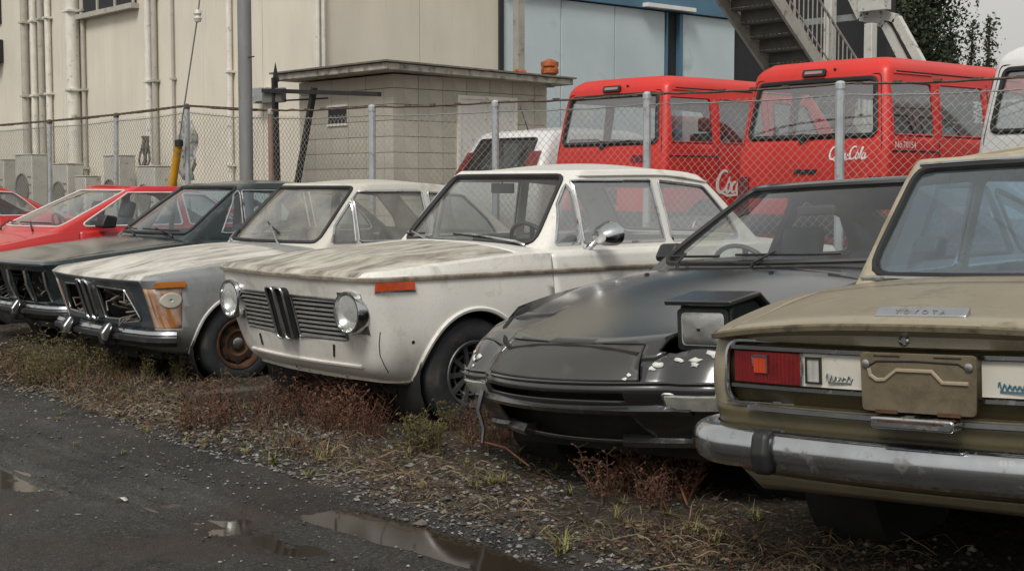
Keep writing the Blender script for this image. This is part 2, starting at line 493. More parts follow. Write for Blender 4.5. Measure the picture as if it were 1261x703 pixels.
def side_f(s): return lambda c, n: c.y * s > .25
class Car:
    def __init__(s, name, label, cat, loc, rz, roll=0, group=None):
        s.root = empty(name, None, loc, rz); s.root.rotation_euler = (R(roll), 0, rz)
        tag(s.root, label, cat, group)
    def shell(s, levels, crown, **k):
        s.L = levels; s.bm = shell(levels, crown, **k); s.bvh = BVHTree.FromBMesh(s.bm)
    def house(s, levels, crown, **k):
        s.GL = levels; s.gm = shell(levels, crown, **k); s.gvh = BVHTree.FromBMesh(s.gm)
    def part(s, name, src, m, parent=None, **k): return obj(name, src, m, parent or s.root, **k)
    # surface lookups -------------------------------------------------
    def _hit(s, o, d, g=False):
        h = (s.gvh if g else s.bvh).ray_cast(Vector(o), Vector(d)); return h[0], h[1]
    def front(s, y, z, g=False): return s._hit((9, y, z), (-1, 0, 0), g)
    def rear(s, y, z, g=False): return s._hit((-9, y, z), (1, 0, 0), g)
    def side(s, x, z, sd=1, g=False): return s._hit((x, 9 * sd, z), (0, -sd, 0), g)
    def top(s, x, y, g=False): return s._hit((x, y, 9), (0, 0, -1), g)
    def patch(s, name, kind, a0, a1, b0, b1, th, m, parent=None, na=10, nb=4, sd=1, off=0., skew=0, bevel=0, g=False):
        """thin slab that follows the body surface"""
        f = {'front': lambda a, b: s.front(a, b, g), 'rear': lambda a, b: s.rear(a, b, g), 'side': lambda a, b: s.side(a, b, sd, g), 'top': lambda a, b: s.top(a, b, g)}[kind]
        O, I = [], []
        for i in range(na + 1):
            ro, ri = [], []
            for j in range(nb + 1):
                b = b0 + (b1 - b0) * j / nb; a = a0 + (a1 - a0) * i / na + skew * (j / nb)
                p, n = f(a, b)
                if p is None: return None
                ro.append(p + n * (off + th)); ri.append(p + n * (off - .004))
            O.append(ro); I.append(ri)
        mb = MB(); mb.grid(O); mb.grid([r[::-1] for r in I])
        rim = O[0] + [r[-1] for r in O[1:]] + O[-1][::-1][1:] + [r[0] for r in O[::-1]][1:-1]
        rmi = I[0] + [r[-1] for r in I[1:]] + I[-1][::-1][1:] + [r[0] for r in I[::-1]][1:-1]
        mb.grid([rim + rim[:1], rmi + rmi[:1]])
        return s.part(name, mb, m, parent, bevel=bevel, angle=40)
    # panels ----------------------------------------------------------
    def arches(s, xs, zc, r, lip=None, lipr=.012, cover=None):
        s.archs = [(x, zc, r) for x in xs]
        for x in xs:
            poly = [(x + r * math.cos(2 * math.pi * k / 30), zc + r * math.sin(2 * math.pi * k / 30)) for k in range(30)]
            for sd in (1, -1):
                bmesh.ops.delete(s.bm, geom=cut(s.bm, poly, 'xz', side_f(sd)), context='FACES')
        for x in xs:
            for sd in (1, -1):
                if lip is not None:
                    pts = []
                    for k in range(41):
                        a = R(-25 + 230 * k / 40); p, n = s.side(x + r * math.cos(a), zc + r * math.sin(a), sd)
                        if p is not None and abs(p.y) > .3: pts.append(p + Vector((0, sd * .002, 0)))
                    if len(pts) > 5: s.part('arch_lip', MB().tube(pts, lipr, n=6), lip)
                mb = MB(); yo = abs((s.side(x, zc + r + .03, sd)[0] or Vector((0, .7, 0))).y) - .03
                M = Matrix.Translation((x, 0, zc)) @ Matrix.Rotation(R(90), 4, 'X')
                mb.lathe([(r + .01, -sd * yo), (r + .01, -sd * (yo - .27)), (.02, -sd * (yo - .27))], M, 28)
                s.part('wheel_well', mb, m_dark)
    def doors(s, polys, m, handle=None, gap=.004):
        for poly in polys:
            for sd in (1, -1):
                nb = panel(s.bm, poly, 'xz', lambda c, n: c.y * sd > .3 and abs(n.y) > .3, gap)
                d = s.part('door', nb, m, solid=.02)
                if handle:
                    x = min(p[0] for p in poly) + .12; z = handle
                    p, n = s.side(x, z, sd); q, n2 = s.side(x + .14, z, sd)
                    mb = MB().tube([p, p + n * .03, q + n2 * .03, q], .009, n=6); s.part('handle', mb, m_chromed, d)
    def window(s, name, poly, ax, filt, gm, seal=m_seal, sr=.012, push_in=-.006, trim=None):
        faces = cut(s.gm, poly, ax, filt)
        if not faces: return None
        nb = take(s.gm, faces); lp = loops(nb); push(nb, push_in)
        o = s.part(name, nb, gm)
        for l in lp[:1]:
            l = thin_loop(l, .012)
            s.part('seal', MB().tube(l, sr, True, 6), seal, o)
            if trim: s.part('trim', MB().tube([p + (p - Vector((p.x * .96, 0, 1.0))).normalized() * .008 for p in l], .006, True, 5), trim, o)
        return o
    def cabin_hole(s, poly):
        bmesh.ops.delete(s.bm, geom=cut(s.bm, poly, 'xy', lambda c, n: n.z > .3), context='FACES')
    def body(s, m, roof_m=None, t=.012):
        s.part('body', s.bm, m, solid=t)
        if hasattr(s, 'gm'): s.part('roof', s.gm, roof_m or m, solid=.025)
    def under(s, x0, x1, zf=.2, w=.55, bay=None, zb=.62):
        mb = MB(); mb.box((x1, -w, zf), (x0, w, zf + .10)); s.part('underbody', mb, m_dark)
        if bay: s.part('engine', MB().box((bay[0], -.42, zf + .1), (bay[1], .42, zb)).box((bay[0] + .1, -.3, zb), (bay[1] - .15, .2, zb + .08)), m_dark)
    def interior(s, x0, x1, zb, y=.64, xd=None, sx=(-.95, -1.75), zs=.30, wheel_y=None, sm=None, rest=False):
        """dashboard at x0, parcel shelf at x1"""
        mb = MB(); mb.box((x1, -y, zs - .04), (x0 + .1, y, zs)); mb.box((x1, -y, zs), (x1 + .03, y, zb - .02)); mb.box((x0 + .06, -y, zs), (x0 + .1, y, zb - .1))
        for sd in (1, -1): mb.box((x1, sd * y, zs), (x0, sd * (y - .02), zb - .05))
        s.part('cabin_lining', mb, m_int)
        s.part('dashboard', MB().prism(rpoly([(x0 + .12, zb - .22), (x0 + .12, zb - .03), (x0 - .10, zb - .015), (x0 - .16, zb - .09), (x0 - .10, zb - .22)], .03), -y + .02, y - .02), m_int)
        s.part('parcel_shelf', MB().box((x1 - .25, -y + .03, zb - .07), (x1 + .1, y - .03, zb - .045)), m_int)
        k = 0
        for x in sx:
            for sd in ((1, -1) if k == 0 else (0,)):
                w = .25 if k == 0 else y - .06; yy = sd * .34
                mb = MB(); mb.box((x - .05, yy - w, zs + .10), (x + .45, yy + w, zs + .25))
                M = Matrix.Translation((x - .02, yy, zs + .2)) @ Matrix.Rotation(R(-16), 4, 'Y')
                mb.box((-.06, -w + .03, 0), (.05, w - .03, .50), M)
                st = s.part('seat', mb, sm or m_seat, bevel=.055)
                if k == 0 and rest:
                    M2 = Matrix.Translation((x - .02, yy, zs + .2)) @ Matrix.Rotation(R(-16), 4, 'Y')
                    s.part('headrest', MB().box((-.05, -.12, .49), (.03, .12, .66), M2), sm or m_seat, st, bevel=.03)
            k += 1
        if wheel_y is not None:
            M = Matrix.Translation((x0 - .30, wheel_y, zb - .04)) @ Matrix.Rotation(R(-62), 4, 'Y')
            mb = MB(); mb.tube([M @ Vector((.19 * math.cos(a), .19 * math.sin(a), 0)) for a in np.linspace(0, 2 * math.pi, 28, endpoint=False)], .013, True, 6)
            for a in (R(20), R(160), R(270)): mb.bar(M @ Vector((0, 0, -.02)), M @ Vector((.18 * math.cos(a), .18 * math.sin(a), 0)), .03, .008)
            mb.bar(M @ Vector((0, 0, 0)), M @ Vector((0, 0, -.28)), .05)
            s.part('steering_wheel', mb, m_black)
    def wheel(s, x, y, r, w, style='steel', rr=None, rim_m=None, sd=1):
        """y = tyre outer face"""
        e = empty('wheel', s.root)
        M = Matrix.Translation((x, sd * y, r)) @ Matrix.Rotation(R(-90 * sd), 4, 'X')
        rr = rr or r * .56
        k = .012
        prof = [(rr - .01, -w), (rr + .01, -w + .005), (r - .05, -w + k * .2), (r - .015, -w + .015), (r, -w + .04)]
        for i in range(1, 5):
            h = -w + .04 + (w - .08) * i / 5; prof += [(r, h - .004), (r - .006, h - .0035), (r - .006, h + .0035), (r, h + .004)]
        prof += [(r, -.04), (r - .012, -.014), (r - .045, -.002), (rr + .035, .0), (rr + .012, -.006), (rr - .004, -.014), (rr - .01, -.05)]
        obj('tyre', MB().lathe(prof, M, 48), m_rubber, e, angle=30)
        rim_m = rim_m or m_alloy; mb = MB()
        mb.lathe([(rr - .012, -w + .02), (rr - .006, -.02), (rr + .006, -.010), (rr + .002, -.002), (rr - .012, -.006), (rr - .03, -.05), (rr - .035, -.10)], M, 40)
        if style == 'alloy':
            mb.lathe([(.0, -.03), (.03, -.026), (.045, -.035), (.06, -.06)], M, 24)
            for q in range(10):
                a = 2 * math.pi * q / 10
                for da in (-.09, .09):
                    c, d = math.cos(a + da), math.sin(a + da); c2, d2 = math.cos(a + da * .5), math.sin(a + da * .5)
                    mb.bar(M @ Vector((.045 * c, .045 * d, -.045)), M @ Vector(((rr - .02) * c2, (rr - .02) * d2, -.03)), .013, .02, up=M.to_3x3() @ Vector((0, 0, 1)))
            mb.lathe([(rr * .60, -.036), (rr * .66, -.032), (rr * .66, -.045)], M, 40)
        elif style == 'steel':
            mb.lathe([(rr - .035, -.075), (rr * .86, -.06), (rr * .72, -.035), (rr * .5, -.028), (rr * .42, -.045), (rr * .3, -.05), (.0, -.048)], M, 40)
        rim = obj('rim', mb, rim_m, e, angle=30)
        if style == 'steel':
            hb = MB()
            for q in range(8):
                a = 2 * math.pi * q / 8
                hb.lathe([(.0, -.031), (.020, -.031), (.022, -.045)], M @ Matrix.Translation((rr * .70 * math.cos(a), rr * .70 * math.sin(a), 0)), 10)
            obj('vent_holes', hb, m_dark, e)
            obj('hub_cap', MB().lathe([(.04, -.05), (.038, -.03), (.025, -.022), (0, -.02)], M, 20), m_chromed, e)
        obj('brake_drum', MB().lathe([(0, -.11), (rr * .8, -.11), (rr * .8, -w)], M, 24), m_dark, e)
        return e
    def wheels(s, xs, y, r, w, **k):
        for x in xs:
            for sd in (1, -1): s.wheel(x, y, r, w, sd=sd, **k)
    def lamp(s, name, p, d, r, ring=m_chrome, depth=.05, lens=m_lens):
        """round headlamp, d = facing direction"""
        q = Vector(d).normalized().to_track_quat('Z', 'Y').to_matrix().to_4x4(); M = Matrix.Translation(p) @ q
        e = s.part(name, MB().lathe([(r * 1.02, -depth - .03), (r * 1.14, -depth), (r * 1.17, 0), (r * 1.12, .016), (r * 1.02, .016), (r * .98, .002)], M, 36), ring)
        s.part('reflector', MB().lathe([(r * 1.0, -.002), (r * .8, -.03), (r * .45, -.05), (0.001, -.055)], M, 28), m_reflector, e)
        s.part('lens', MB().lathe([(r * 1.0, .004), (r * .85, .016), (r * .5, .026), (.001, .03)], M, 28), lens, e)
        return e
    def wiper(s, a, b, arm=m_chromed, base=None, lift=.012):
        """blade between two (y,z) points on the windscreen"""
        P = []
        for k in range(9):
            t = k / 8; p, n = s.front(a[0] + (b[0] - a[0]) * t, a[1] + (b[1] - a[1]) * t, True)
            P.append(p + n * lift)
        w = s.part('wiper_blade', MB().tube(P, .0065, n=5), m_black)
        m = (P[3] + P[4]) / 2
        bp, bn = s.front(base[0], base[1], True); 
        s.part('wiper_arm', MB().tube([bp + bn * .01, bp + bn * .03 + (m - bp) * .15, m + bn * .018], [.011, .008, .005], n=6), arm, w)
    def ring_path(s, L, x_min, off=0., step=1, front=True):
        """path along a contour level from one side round the front (or rear) to the other, with outward normals"""
        C = [p for p in contour(L)]
        if not front: C = C[::-1]
        keep = [p for p in C if (p.x > x_min if front else p.x < x_min)]
        full = [Vector((p.x, -p.y, p.z)) for p in keep[::-1]][:-1] + keep
        out = []
        for i, p in enumerate(full):
            a = full[max(0, i - 1)]; b = full[min(len(full) - 1, i + 1)]
            t = b - a; n = Vector((t.y, -t.x, 0)) if front else Vector((-t.y, t.x, 0))
            n.normalize()
            if n.dot(Vector((p.x - (x_min - .4 if front else x_min + .4), p.y, 0))) < 0: n = -n
            out.append((p.x + n.x * off, p.y + n.y * off, p.z, n.x, n.y))
        return out[::step]

def lerp(a, b, t): return a + (b - a) * t
# ================================================================ white two-door saloon
def white_saloon():
    C = Car('white_saloon_car', 'white two-door saloon with twin round headlights, slatted grille and lichen-streaked bonnet', 'car', (-6.39, 4.62, 0), R(-90))
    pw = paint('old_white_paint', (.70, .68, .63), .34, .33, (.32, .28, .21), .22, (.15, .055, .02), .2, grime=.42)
    ph = paint('streaked_white_bonnet', (.56, .53, .46), .6, .86, (.095, .078, .054), .30, (.09, .03, .02), 0, (.75, 2.3, .6), 3.6)
    lev = [
        dict(xf=.52, bf=.05, rf=(.14, .16), xr=-3.16, br=.04, rr=(.12, .14), Y=[(.6, .60), (.2, .68), (-.5, .70), (-2.6, .70), (-3.3, .62)], Z=[(.55, .285), (.3, .26), (-.4, .19), (-2.2, .19), (-3.1, .32)]),
        dict(xf=.60, bf=.05, rf=(.15, .17), xr=-3.24, br=.04, rr=(.12, .14), Y=[(.6, .67), (.2, .745), (-.5, .76), (-2.6, .76), (-3.3, .70)], Z=[(.6, .35), (.2, .345), (-2.4, .31), (-3.2, .40)]),
        dict(xf=.64, bf=.05, rf=(.14, .16), xr=-3.28, br=.04, rr=(.12, .14), Y=[(.6, .73), (.2, .785), (-.5, .79), (-2.6, .79), (-3.3, .74)], Z=.48),
        dict(xf=.69, bf=.05, rf=(.13, .15), xr=-3.31, br=.04, rr=(.12, .14), Y=[(.6, .755), (.2, .79), (-.5, .795), (-2.6, .795), (-3.3, .76)], Z=.66),
        dict(xf=.735, bf=.05, rf=(.12, .14), xr=-3.33, br=.04, rr=(.12, .14), Y=[(.6, .755), (.2, .775), (-.5, .78), (-2.6, .78), (-3.3, .75)], Z=.815, crease=True, n=2),
        dict(xf=.745, bf=.05, rf=(.12, .14), xr=-3.335, br=.04, rr=(.12, .14), Y=[(.6, .757), (.2, .777), (-.5, .782), (-2.6, .782), (-3.3, .75)], Z=.838, crease=True, n=3),
        dict(xf=.715, bf=.05, rf=(.12, .14), xr=-3.30, br=.04, rr=(.12, .14), Y=[(.6, .735), (.2, .757), (-.5, .762), (-2.6, .76), (-3.3, .73)], Z=[(.7, .858), (.2, .885), (-.5, .925), (-2.6, .925), (-3.3, .885)]),
    ]
    C.shell(lev, [(.72, .03), (.3, .055), (-.5, .055), (-2.6, .04), (-3.3, .02)], dF=.14, dR=.14, p=2.6)
    house = [
        dict(xf=-.36, bf=.14, rf=(.09, .10), xr=-2.72, br=.12, rr=(.12, .12), Y=[(-.4, .70), (-1.6, .715), (-2.8, .69)], Z=[(-.36, .90), (-2.8, .90)]),
        dict(xf=-.42, bf=.14, rf=(.09, .10), xr=-2.64, br=.12, rr=(.12, .12), Y=[(-.4, .69), (-1.6, .70), (-2.8, .67)], Z=.955),
        dict(xf=-.80, bf=.09, rf=(.09, .11), xr=-2.22, br=.08, rr=(.14, .14), Y=[(-.8, .575), (-1.6, .59), (-2.4, .55)], Z=[(-.8, 1.345), (-1.6, 1.35), (-2.3, 1.30)]),
        dict(xf=-.90, bf=.08, rf=(.10, .12), xr=-2.10, br=.07, rr=(.14, .14), Y=[(-.8, .535), (-1.6, .55), (-2.4, .51)], Z=[(-.8, 1.385), (-1.6, 1.395), (-2.3, 1.345)]),
    ]
    C.house(house, [(-.9, .035), (-1.6, .045), (-2.2, .03)], dF=.2, dR=.25, nseg=8, p=2.4)
    C.cabin_hole(rpoly([(-.55, .62), (-.48, .3), (-.46, 0), (-.48, -.3), (-.55, -.62), (-2.5, -.62), (-2.5, .62)], .0))
    C.arches((0, -2.5), .305, .345, pw, .014)
    # front openings for the grille
    frontf = lambda c, n: c.x > .4 and n.x > .3
    for sd in (1, -1):
        op = [(sd * .085, .49), (sd * .50, .50), (sd * .50, .715), (sd * .085, .72)]
        bmesh.ops.delete(C.bm, geom=cut(C.bm, op, 'yz', frontf), context='FACES')
    hood = panel(C.bm, rpoly([(.78, -.68), (.78, .68), (.30, .70), (-.34, .70), (-.34, -.70), (.30, -.70)], 0), 'xy', lambda c, n: n.z > .4 and c.z > .84, .004)
    C.part('bonnet', hood, ph, solid=.015)
    door = rpoly([(-.56, .26), (-1.60, .26), (-1.60, .99), (-.56, .99)], [.10, .05, 0, 0])
    C.doors([door], pw, .80)
    trunk = panel(C.bm, [(-2.80, -.62), (-2.80, .62), (-3.32, .60), (-3.32, -.60)], 'xy', lambda c, n: n.z > .4 and c.z > .84, .004)
    C.part('boot_lid', trunk, pw, solid=.015)
    # glazing
    ff = lambda c, n: n.x > .25 and c.x > -1.2
    rf = lambda c, n: n.x < -.25 and c.x < -1.9
    C.window('windscreen', rpoly([(-.605, .968), (.605, .968), (.50, 1.352), (-.50, 1.352)], .06), 'yz', ff, m_glass, sr=.016)
    C.window('rear_window', rpoly([(-.57, .99), (.57, .99), (.46, 1.30), (-.46, 1.30)], .05), 'yz', rf, m_glass, sr=.014)
    for sd in (1, -1):
        sf = lambda c, n: c.y * sd > .3 and abs(n.y) > .4
        C.window('vent_window', rpoly([(-.655, .968), (-.855, .968), (-.865, 1.32), (-.835, 1.32)], .008), 'xz', sf, m_glassr, m_chrome, .009)
        C.window('door_window', rpoly([(-.885, .968), (-1.555, .968), (-1.525, 1.325), (-.89, 1.325)], .012), 'xz', sf, m_glassr, m_chrome, .009)
        C.window('quarter_window', rpoly([(-1.625, .968), (-2.28, .968), (-2.20, 1.10), (-2.02, 1.29), (-1.59, 1.325)], [.01, .05, .08, .08, .01]), 'xz', sf, m_glassr, m_chrome, .009)
        # drip rail
        pts = []
        for k in range(24):
            x = lerp(-.84, -2.12, k / 23); z = F([(-.84, 1.352), (-1.6, 1.362), (-2.12, 1.315)])(x)
            p, n = C.side(x, z, sd, True)
            if p is not None and abs(p.y) > .4: pts.append(p + Vector((0, sd * .006, 0)))
        C.part('drip_rail', MB().tube(pts, .009, n=6), pw)
    C.body(pw)
    # belt trim, rusty lip under the bonnet edge
    tp = C.ring_path(dict(lev[4], Z=.826), -3.1, .004)
    C.part('belt_trim', MB().sweep(tp, [(-.006, -.012), (.008, -.010), (.010, .004), (.004, .012), (-.006, .012)]), paint('rusty_belt_trim', (.30, .27, .21), .6, .8, (.12, .09, .06), .55, (.10, .04, .016), 0, dscale=12))
    # grille
    bk = C.part('grille_backing', MB().box((.54, -.52, .47), (.55, .52, .74)), m_dark)
    for sd in (1, -1):
        for k in range(9):
            z = .508 + k * .0245; pts = []
            for q in range(7):
                y = sd * lerp(.10, .49, q / 6); p, n = C.front(y, z); pts.append(p + Vector((-.004, 0, 0)))
            C.part('grille_slat', MB().sweep([(p.x, p.y, p.z, 1, 0) for p in pts], [(-.012, -.006), (.004, -.007), (.007, .002), (-.010, .007)]), mat('grille_slat_alloy', (.50, .50, .48), .4, .6, var=.15, dirt=.25, dirtcol=(.2, .17, .13)))
        # opening frame
        fp = rpoly([(sd * .09, .493), (sd * .495, .503), (sd * .495, .713), (sd * .09, .718)], .01)
        C.part('grille_frame', MB().tube([C.front(y, z)[0] + Vector((.003, 0, 0)) for y, z in fp], .006, True, 6), m_chromed)
        # kidney
        kp = rpoly([(sd * .008, .475), (sd * .078, .475), (sd * .082, .755), (sd * .008, .755)], .033, 6)
        P = [C.front(y, z)[0] for y, z in kp]; mb = MB()
        out = [p + Vector((.045, 0, 0)) for p in P]
        mb.tube(out, .0065, True, 8); kd = C.part('kidney_frame', mb, m_chromed)
        mb = MB(); mb.grid([[p + Vector((-.02, 0, 0)) for p in P] + [P[0] + Vector((-.02, 0, 0))], out + out[:1]]); C.part('kidney_surround', mb, m_black, kd)
        mb = MB()
        for q in range(3):
            y = sd * (.026 + .019 * q); a, _ = C.front(y, .485); b, _ = C.front(y, .745); mb.tube([a + Vector((.03, 0, 0)), b + Vector((.03, 0, 0))], .003, n=5)
        C.part('kidney_bar', mb, m_black, kd)
        # headlamp with its chrome panel
        p, n = C.front(sd * .59, .655)
        C.lamp('headlight', p + Vector((.035, 0, 0)), (1, sd * .03, -.02), .096, m_chrome, .09)
        C.patch('headlight_panel', 'front', sd * .50, sd * .675, .545, .755, .004, m_chromed, na=8, nb=6)
        # turn lamp at the corner
        tl = C.patch('turn_signal', 'side', .40, .62, .770, .812, .018, m_amber, sd=sd, na=8, nb=3, bevel=.006)
        pt = []
        for a, b in ((.39, .763), (.62, .763)):
            p, n = C.side(a, b, sd)
            if p is not None: pt.append(p + n * .006)
        if tl and len(pt) == 2: C.part('turn_signal_trim', MB().tube(pt, .005, n=5), m_chrome, tl)
    # lower valance lip and bumper slots
    lp = C.ring_path(dict(lev[1], Z=.375), .36, .0)
    C.part('valance_lip', MB().sweep(lp[8:-8], [(-.02, -.012), (.022, -.016), (.026, -.006), (-.01, .016)]), pw)
    lp = C.ring_path(dict(lev[0], Z=.30), .30, .0)
    C.part('valance_edge', MB().sweep(lp, [(-.02, -.022), (.02, -.02), (.026, .0), (.012, .03), (-.02, .02)]), paint('valance_paint', (.55, .51, .42), .5, .5, (.25, .2, .13), .35, (.12, .05, .02), 0))
    for sd in (1, -1):
        a, n = C.front(sd * .36, .47); b, _ = C.front(sd * .36 - .0, .405)
        C.part('bumper_slot', MB().tube([a + Vector((.001, .012 * sd, 0)), b + Vector((.001, -.012, 0))], .007, n=6), m_dark)
    for sd in (1, -1):      # wing seam running down from the lamp, drilled bumper hole
        sp = [C.side(x, z, sd) for x, z in ((.575, .56), (.568, .50), (.553, .44), (.528, .39), (.495, .345))]
        if all(p is not None for p, n in sp): C.part('wing_seam', MB().tube([p + n * .001 for p, n in sp], .0024, n=5), m_dark)
        p, n = C.side(.40, .50, sd); C.part('bolt_hole', MB().lathe([(.010, .001), (0, .0015)], Matrix.Translation(p) @ n.to_track_quat('Z', 'Y').to_matrix().to_4x4(), 10), m_dark)
    # wipers, door mirror
    C.wiper((.02, 1.005), (.40, .985), base=(.56, .955))
    C.wiper((-.60, .99), (-.30, 1.0), base=(-.16, .955))
    for sd in (1,):
        p, n = C.side(-.90, .935, sd)
        b = p + Vector((0, .0, 0))
        mo = C.part('door_mirror', MB().lathe([(.001, -.065), (.036, -.06), (.060, -.02), (.070, .03), (.072, .036), (.001, .036)], Matrix.Translation(b + Vector((.0, .15, .085))) @ Matrix.Rotation(R(-80), 4, 'Y') @ Matrix.Scale(1.5, 4, (0, 1, 0)), 24), m_chrome)
        C.part('mirror_stalk', MB().tube([b + Vector((.01, -.01, 0)), b + Vector((.005, .04, .02)), b + Vector((0, .09, .06)), b + Vector((0, .13, .085))], [.022, .014, .012, .012], n=8).lathe([(.035, 0), (.03, .012), (.0, .015)], Matrix.Translation(b - Vector((0, .004, 0))) @ Matrix.Rotation(R(-90), 4, 'X'), 14), m_chrome, mo)
    C.interior(-.52, -2.3, .95, .63, wheel_y=.34)
    C.part('inner_mirror', MB().box((-.87, -.10, 1.25), (-.85, .10, 1.31)).bar((-.86, 0, 1.30), (-.84, 0, 1.36), .012), m_black, bevel=.01)
    C.under(.35, -3.1, .2, .55, (-.45, .50), .70)
    C.wheels((0, -2.5), .775, .30, .185, style='alloy', rr=.175)
    return C
# ================================================================ low-nosed old coupes (two of the same type side by side)
def old_coupe(kind):
    white = kind == 'white'
    if white:
        C = Car('grey_white_coupe_car', 'weathered off-white coupe with empty grille, rusty orange corner and chrome bumper', 'car', (-8.85, 4.62, -.02), R(-90))
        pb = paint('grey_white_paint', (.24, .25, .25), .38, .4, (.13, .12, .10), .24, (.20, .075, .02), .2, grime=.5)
        pro = paint('off_white_roof', (.52, .50, .44), .5, .35, (.25, .22, .16), .1)
        ph = paint('stained_white_bonnet', (.58, .56, .50), .55, .68, (.13, .11, .085), .22, (.14, .05, .02), 0, (.7, 1.7, .6), 3.8)
        pf = paint('dark_front_panel', (.035, .045, .055), .5, .4, (.09, .085, .075), .25, (.12, .05, .02), .1)
    else:
        C = Car('dark_green_coupe_car', 'dark green-black coupe with flaking bonnet and hollow lamp openings beside the red coupe', 'car', (-11.05, 4.98, -.02), R(-90))
        pb = paint('flaking_dark_paint', (.012, .022, .024), .24, .35, (.055, .06, .058), .1, (.12, .05, .02), .4)
        ph = paint('flaking_dark_bonnet', (.009, .018, .022), .20, .22, (.45, .46, .44), .0, (.12, .05, .02), .6, (1.2, 3, 2), 3.4)
        pf = pb
    dx = -.10 if white else 0
    lev = [
        dict(xf=.60, bf=.05, rf=(.16, .18), xr=-3.16, br=.04, rr=(.12, .14), Y=[(.6, .66), (.2, .70), (-2.6, .70), (-3.3, .62)], Z=[(.55, .235), (-.4, .17), (-2.2, .17), (-3.1, .30)]),
        dict(xf=.69, bf=.06, rf=(.15, .16), xr=-3.24, br=.04, rr=(.12, .14), Y=[(.6, .75), (.2, .775), (-2.6, .77), (-3.3, .70)], Z=.34),
        dict(xf=.73, bf=.06, rf=(.13, .14), xr=-3.28, br=.04, rr=(.12, .14), Y=[(.6, .77), (.2, .80), (-2.6, .79), (-3.3, .74)], Z=.46),
        dict(xf=.79, bf=.06, rf=(.11, .12), xr=-3.33, br=.04, rr=(.12, .14), Y=[(.6, .785), (.2, .80), (-2.6, .79), (-3.3, .75)], Z=[(.75, .655), (0, .69), (-3, .69)], crease=True, n=3),
        dict(xf=.82, bf=.06, rf=(.11, .12), xr=-3.33, br=.04, rr=(.12, .14), Y=[(.6, .78), (.2, .79), (-2.6, .78), (-3.3, .75)], Z=[(.8, .705), (.2, .735), (-.6, .76), (-3, .76)], crease=True, n=4),
        dict(xf=.79, bf=.06, rf=(.11, .12), xr=-3.30, br=.04, rr=(.12, .14), Y=[(.6, .755), (.2, .765), (-2.6, .755), (-3.3, .72)], Z=[(.8, .722), (.2, .785), (-.6, .85), (-2.6, .86), (-3.3, .80)]),
    ]
    for L in lev: L['xf'] += dx
    C.shell(lev, [(.75, .02), (.3, .05), (-.5, .055), (-2.6, .04), (-3.3, .02)], dF=.2, dR=.14, p=2.4)
    house = [
        dict(xf=-.50, bf=.16, rf=(.08, .10), xr=-2.85, br=.12, rr=(.12, .12), Y=[(-.4, .69), (-1.6, .70), (-2.8, .67)], Z=.82),
        dict(xf=-.56, bf=.16, rf=(.08, .10), xr=-2.75, br=.12, rr=(.12, .12), Y=[(-.4, .675), (-1.6, .685), (-2.8, .65)], Z=.90),
        dict(xf=-1.00, bf=.10, rf=(.09, .11), xr=-2.25, br=.08, rr=(.14, .14), Y=[(-.8, .57), (-1.6, .58), (-2.4, .54)], Z=[(-.8, 1.29), (-1.6, 1.295), (-2.3, 1.25)]),
        dict(xf=-1.09, bf=.08, rf=(.10, .12), xr=-2.10, br=.07, rr=(.14, .14), Y=[(-.8, .53), (-1.6, .54), (-2.4, .50)], Z=[(-.8, 1.325), (-1.6, 1.335), (-2.3, 1.29)]),
    ]
    if not white:
        for k, L in enumerate(house): L['xf'] += (.24, .22, .06, .02)[k]
    C.house(house, [(-.9, .035), (-1.6, .045), (-2.2, .03)], dF=.2, dR=.25, nseg=8, p=2.4)
    C.cabin_hole([(-.70, .60), (-.62, .3), (-.60, 0), (-.62, -.3), (-.70, -.60), (-2.6, -.60), (-2.6, .60)])
    C.arches((0, -2.6), .27, .33, mat('arch_trim', (.45, .45, .43), .5, dirt=.3) if white else pb, .012)
    frontf = lambda c, n: c.x > .4 and n.x > .3
    # front panel in its own dark colour, with open trapezoid grille holes
    fp = panel(C.bm, [(-.66, .36), (.66, .36), (.66, .70), (-.66, .70)], 'yz', frontf, .002)
    hole = [(.11, .435), (.55, .445), (.46, .64), (.10, .65)] if white else [(.10, .40), (.36, .40), (.36, .65), (.10, .65)]
    for sd in (1, -1):
        bmesh.ops.delete(fp, geom=cut(fp, [(a * sd, b) for a, b in hole], 'yz', lambda c, n: True), context='FACES')
        if not white: bmesh.ops.delete(fp, geom=cut(fp, [(.40 * sd, .40), (.63 * sd, .41), (.63 * sd, .65), (.40 * sd, .65)], 'yz', lambda c, n: True), context='FACES')
    C.part('front_panel', fp, pf, solid=.015)
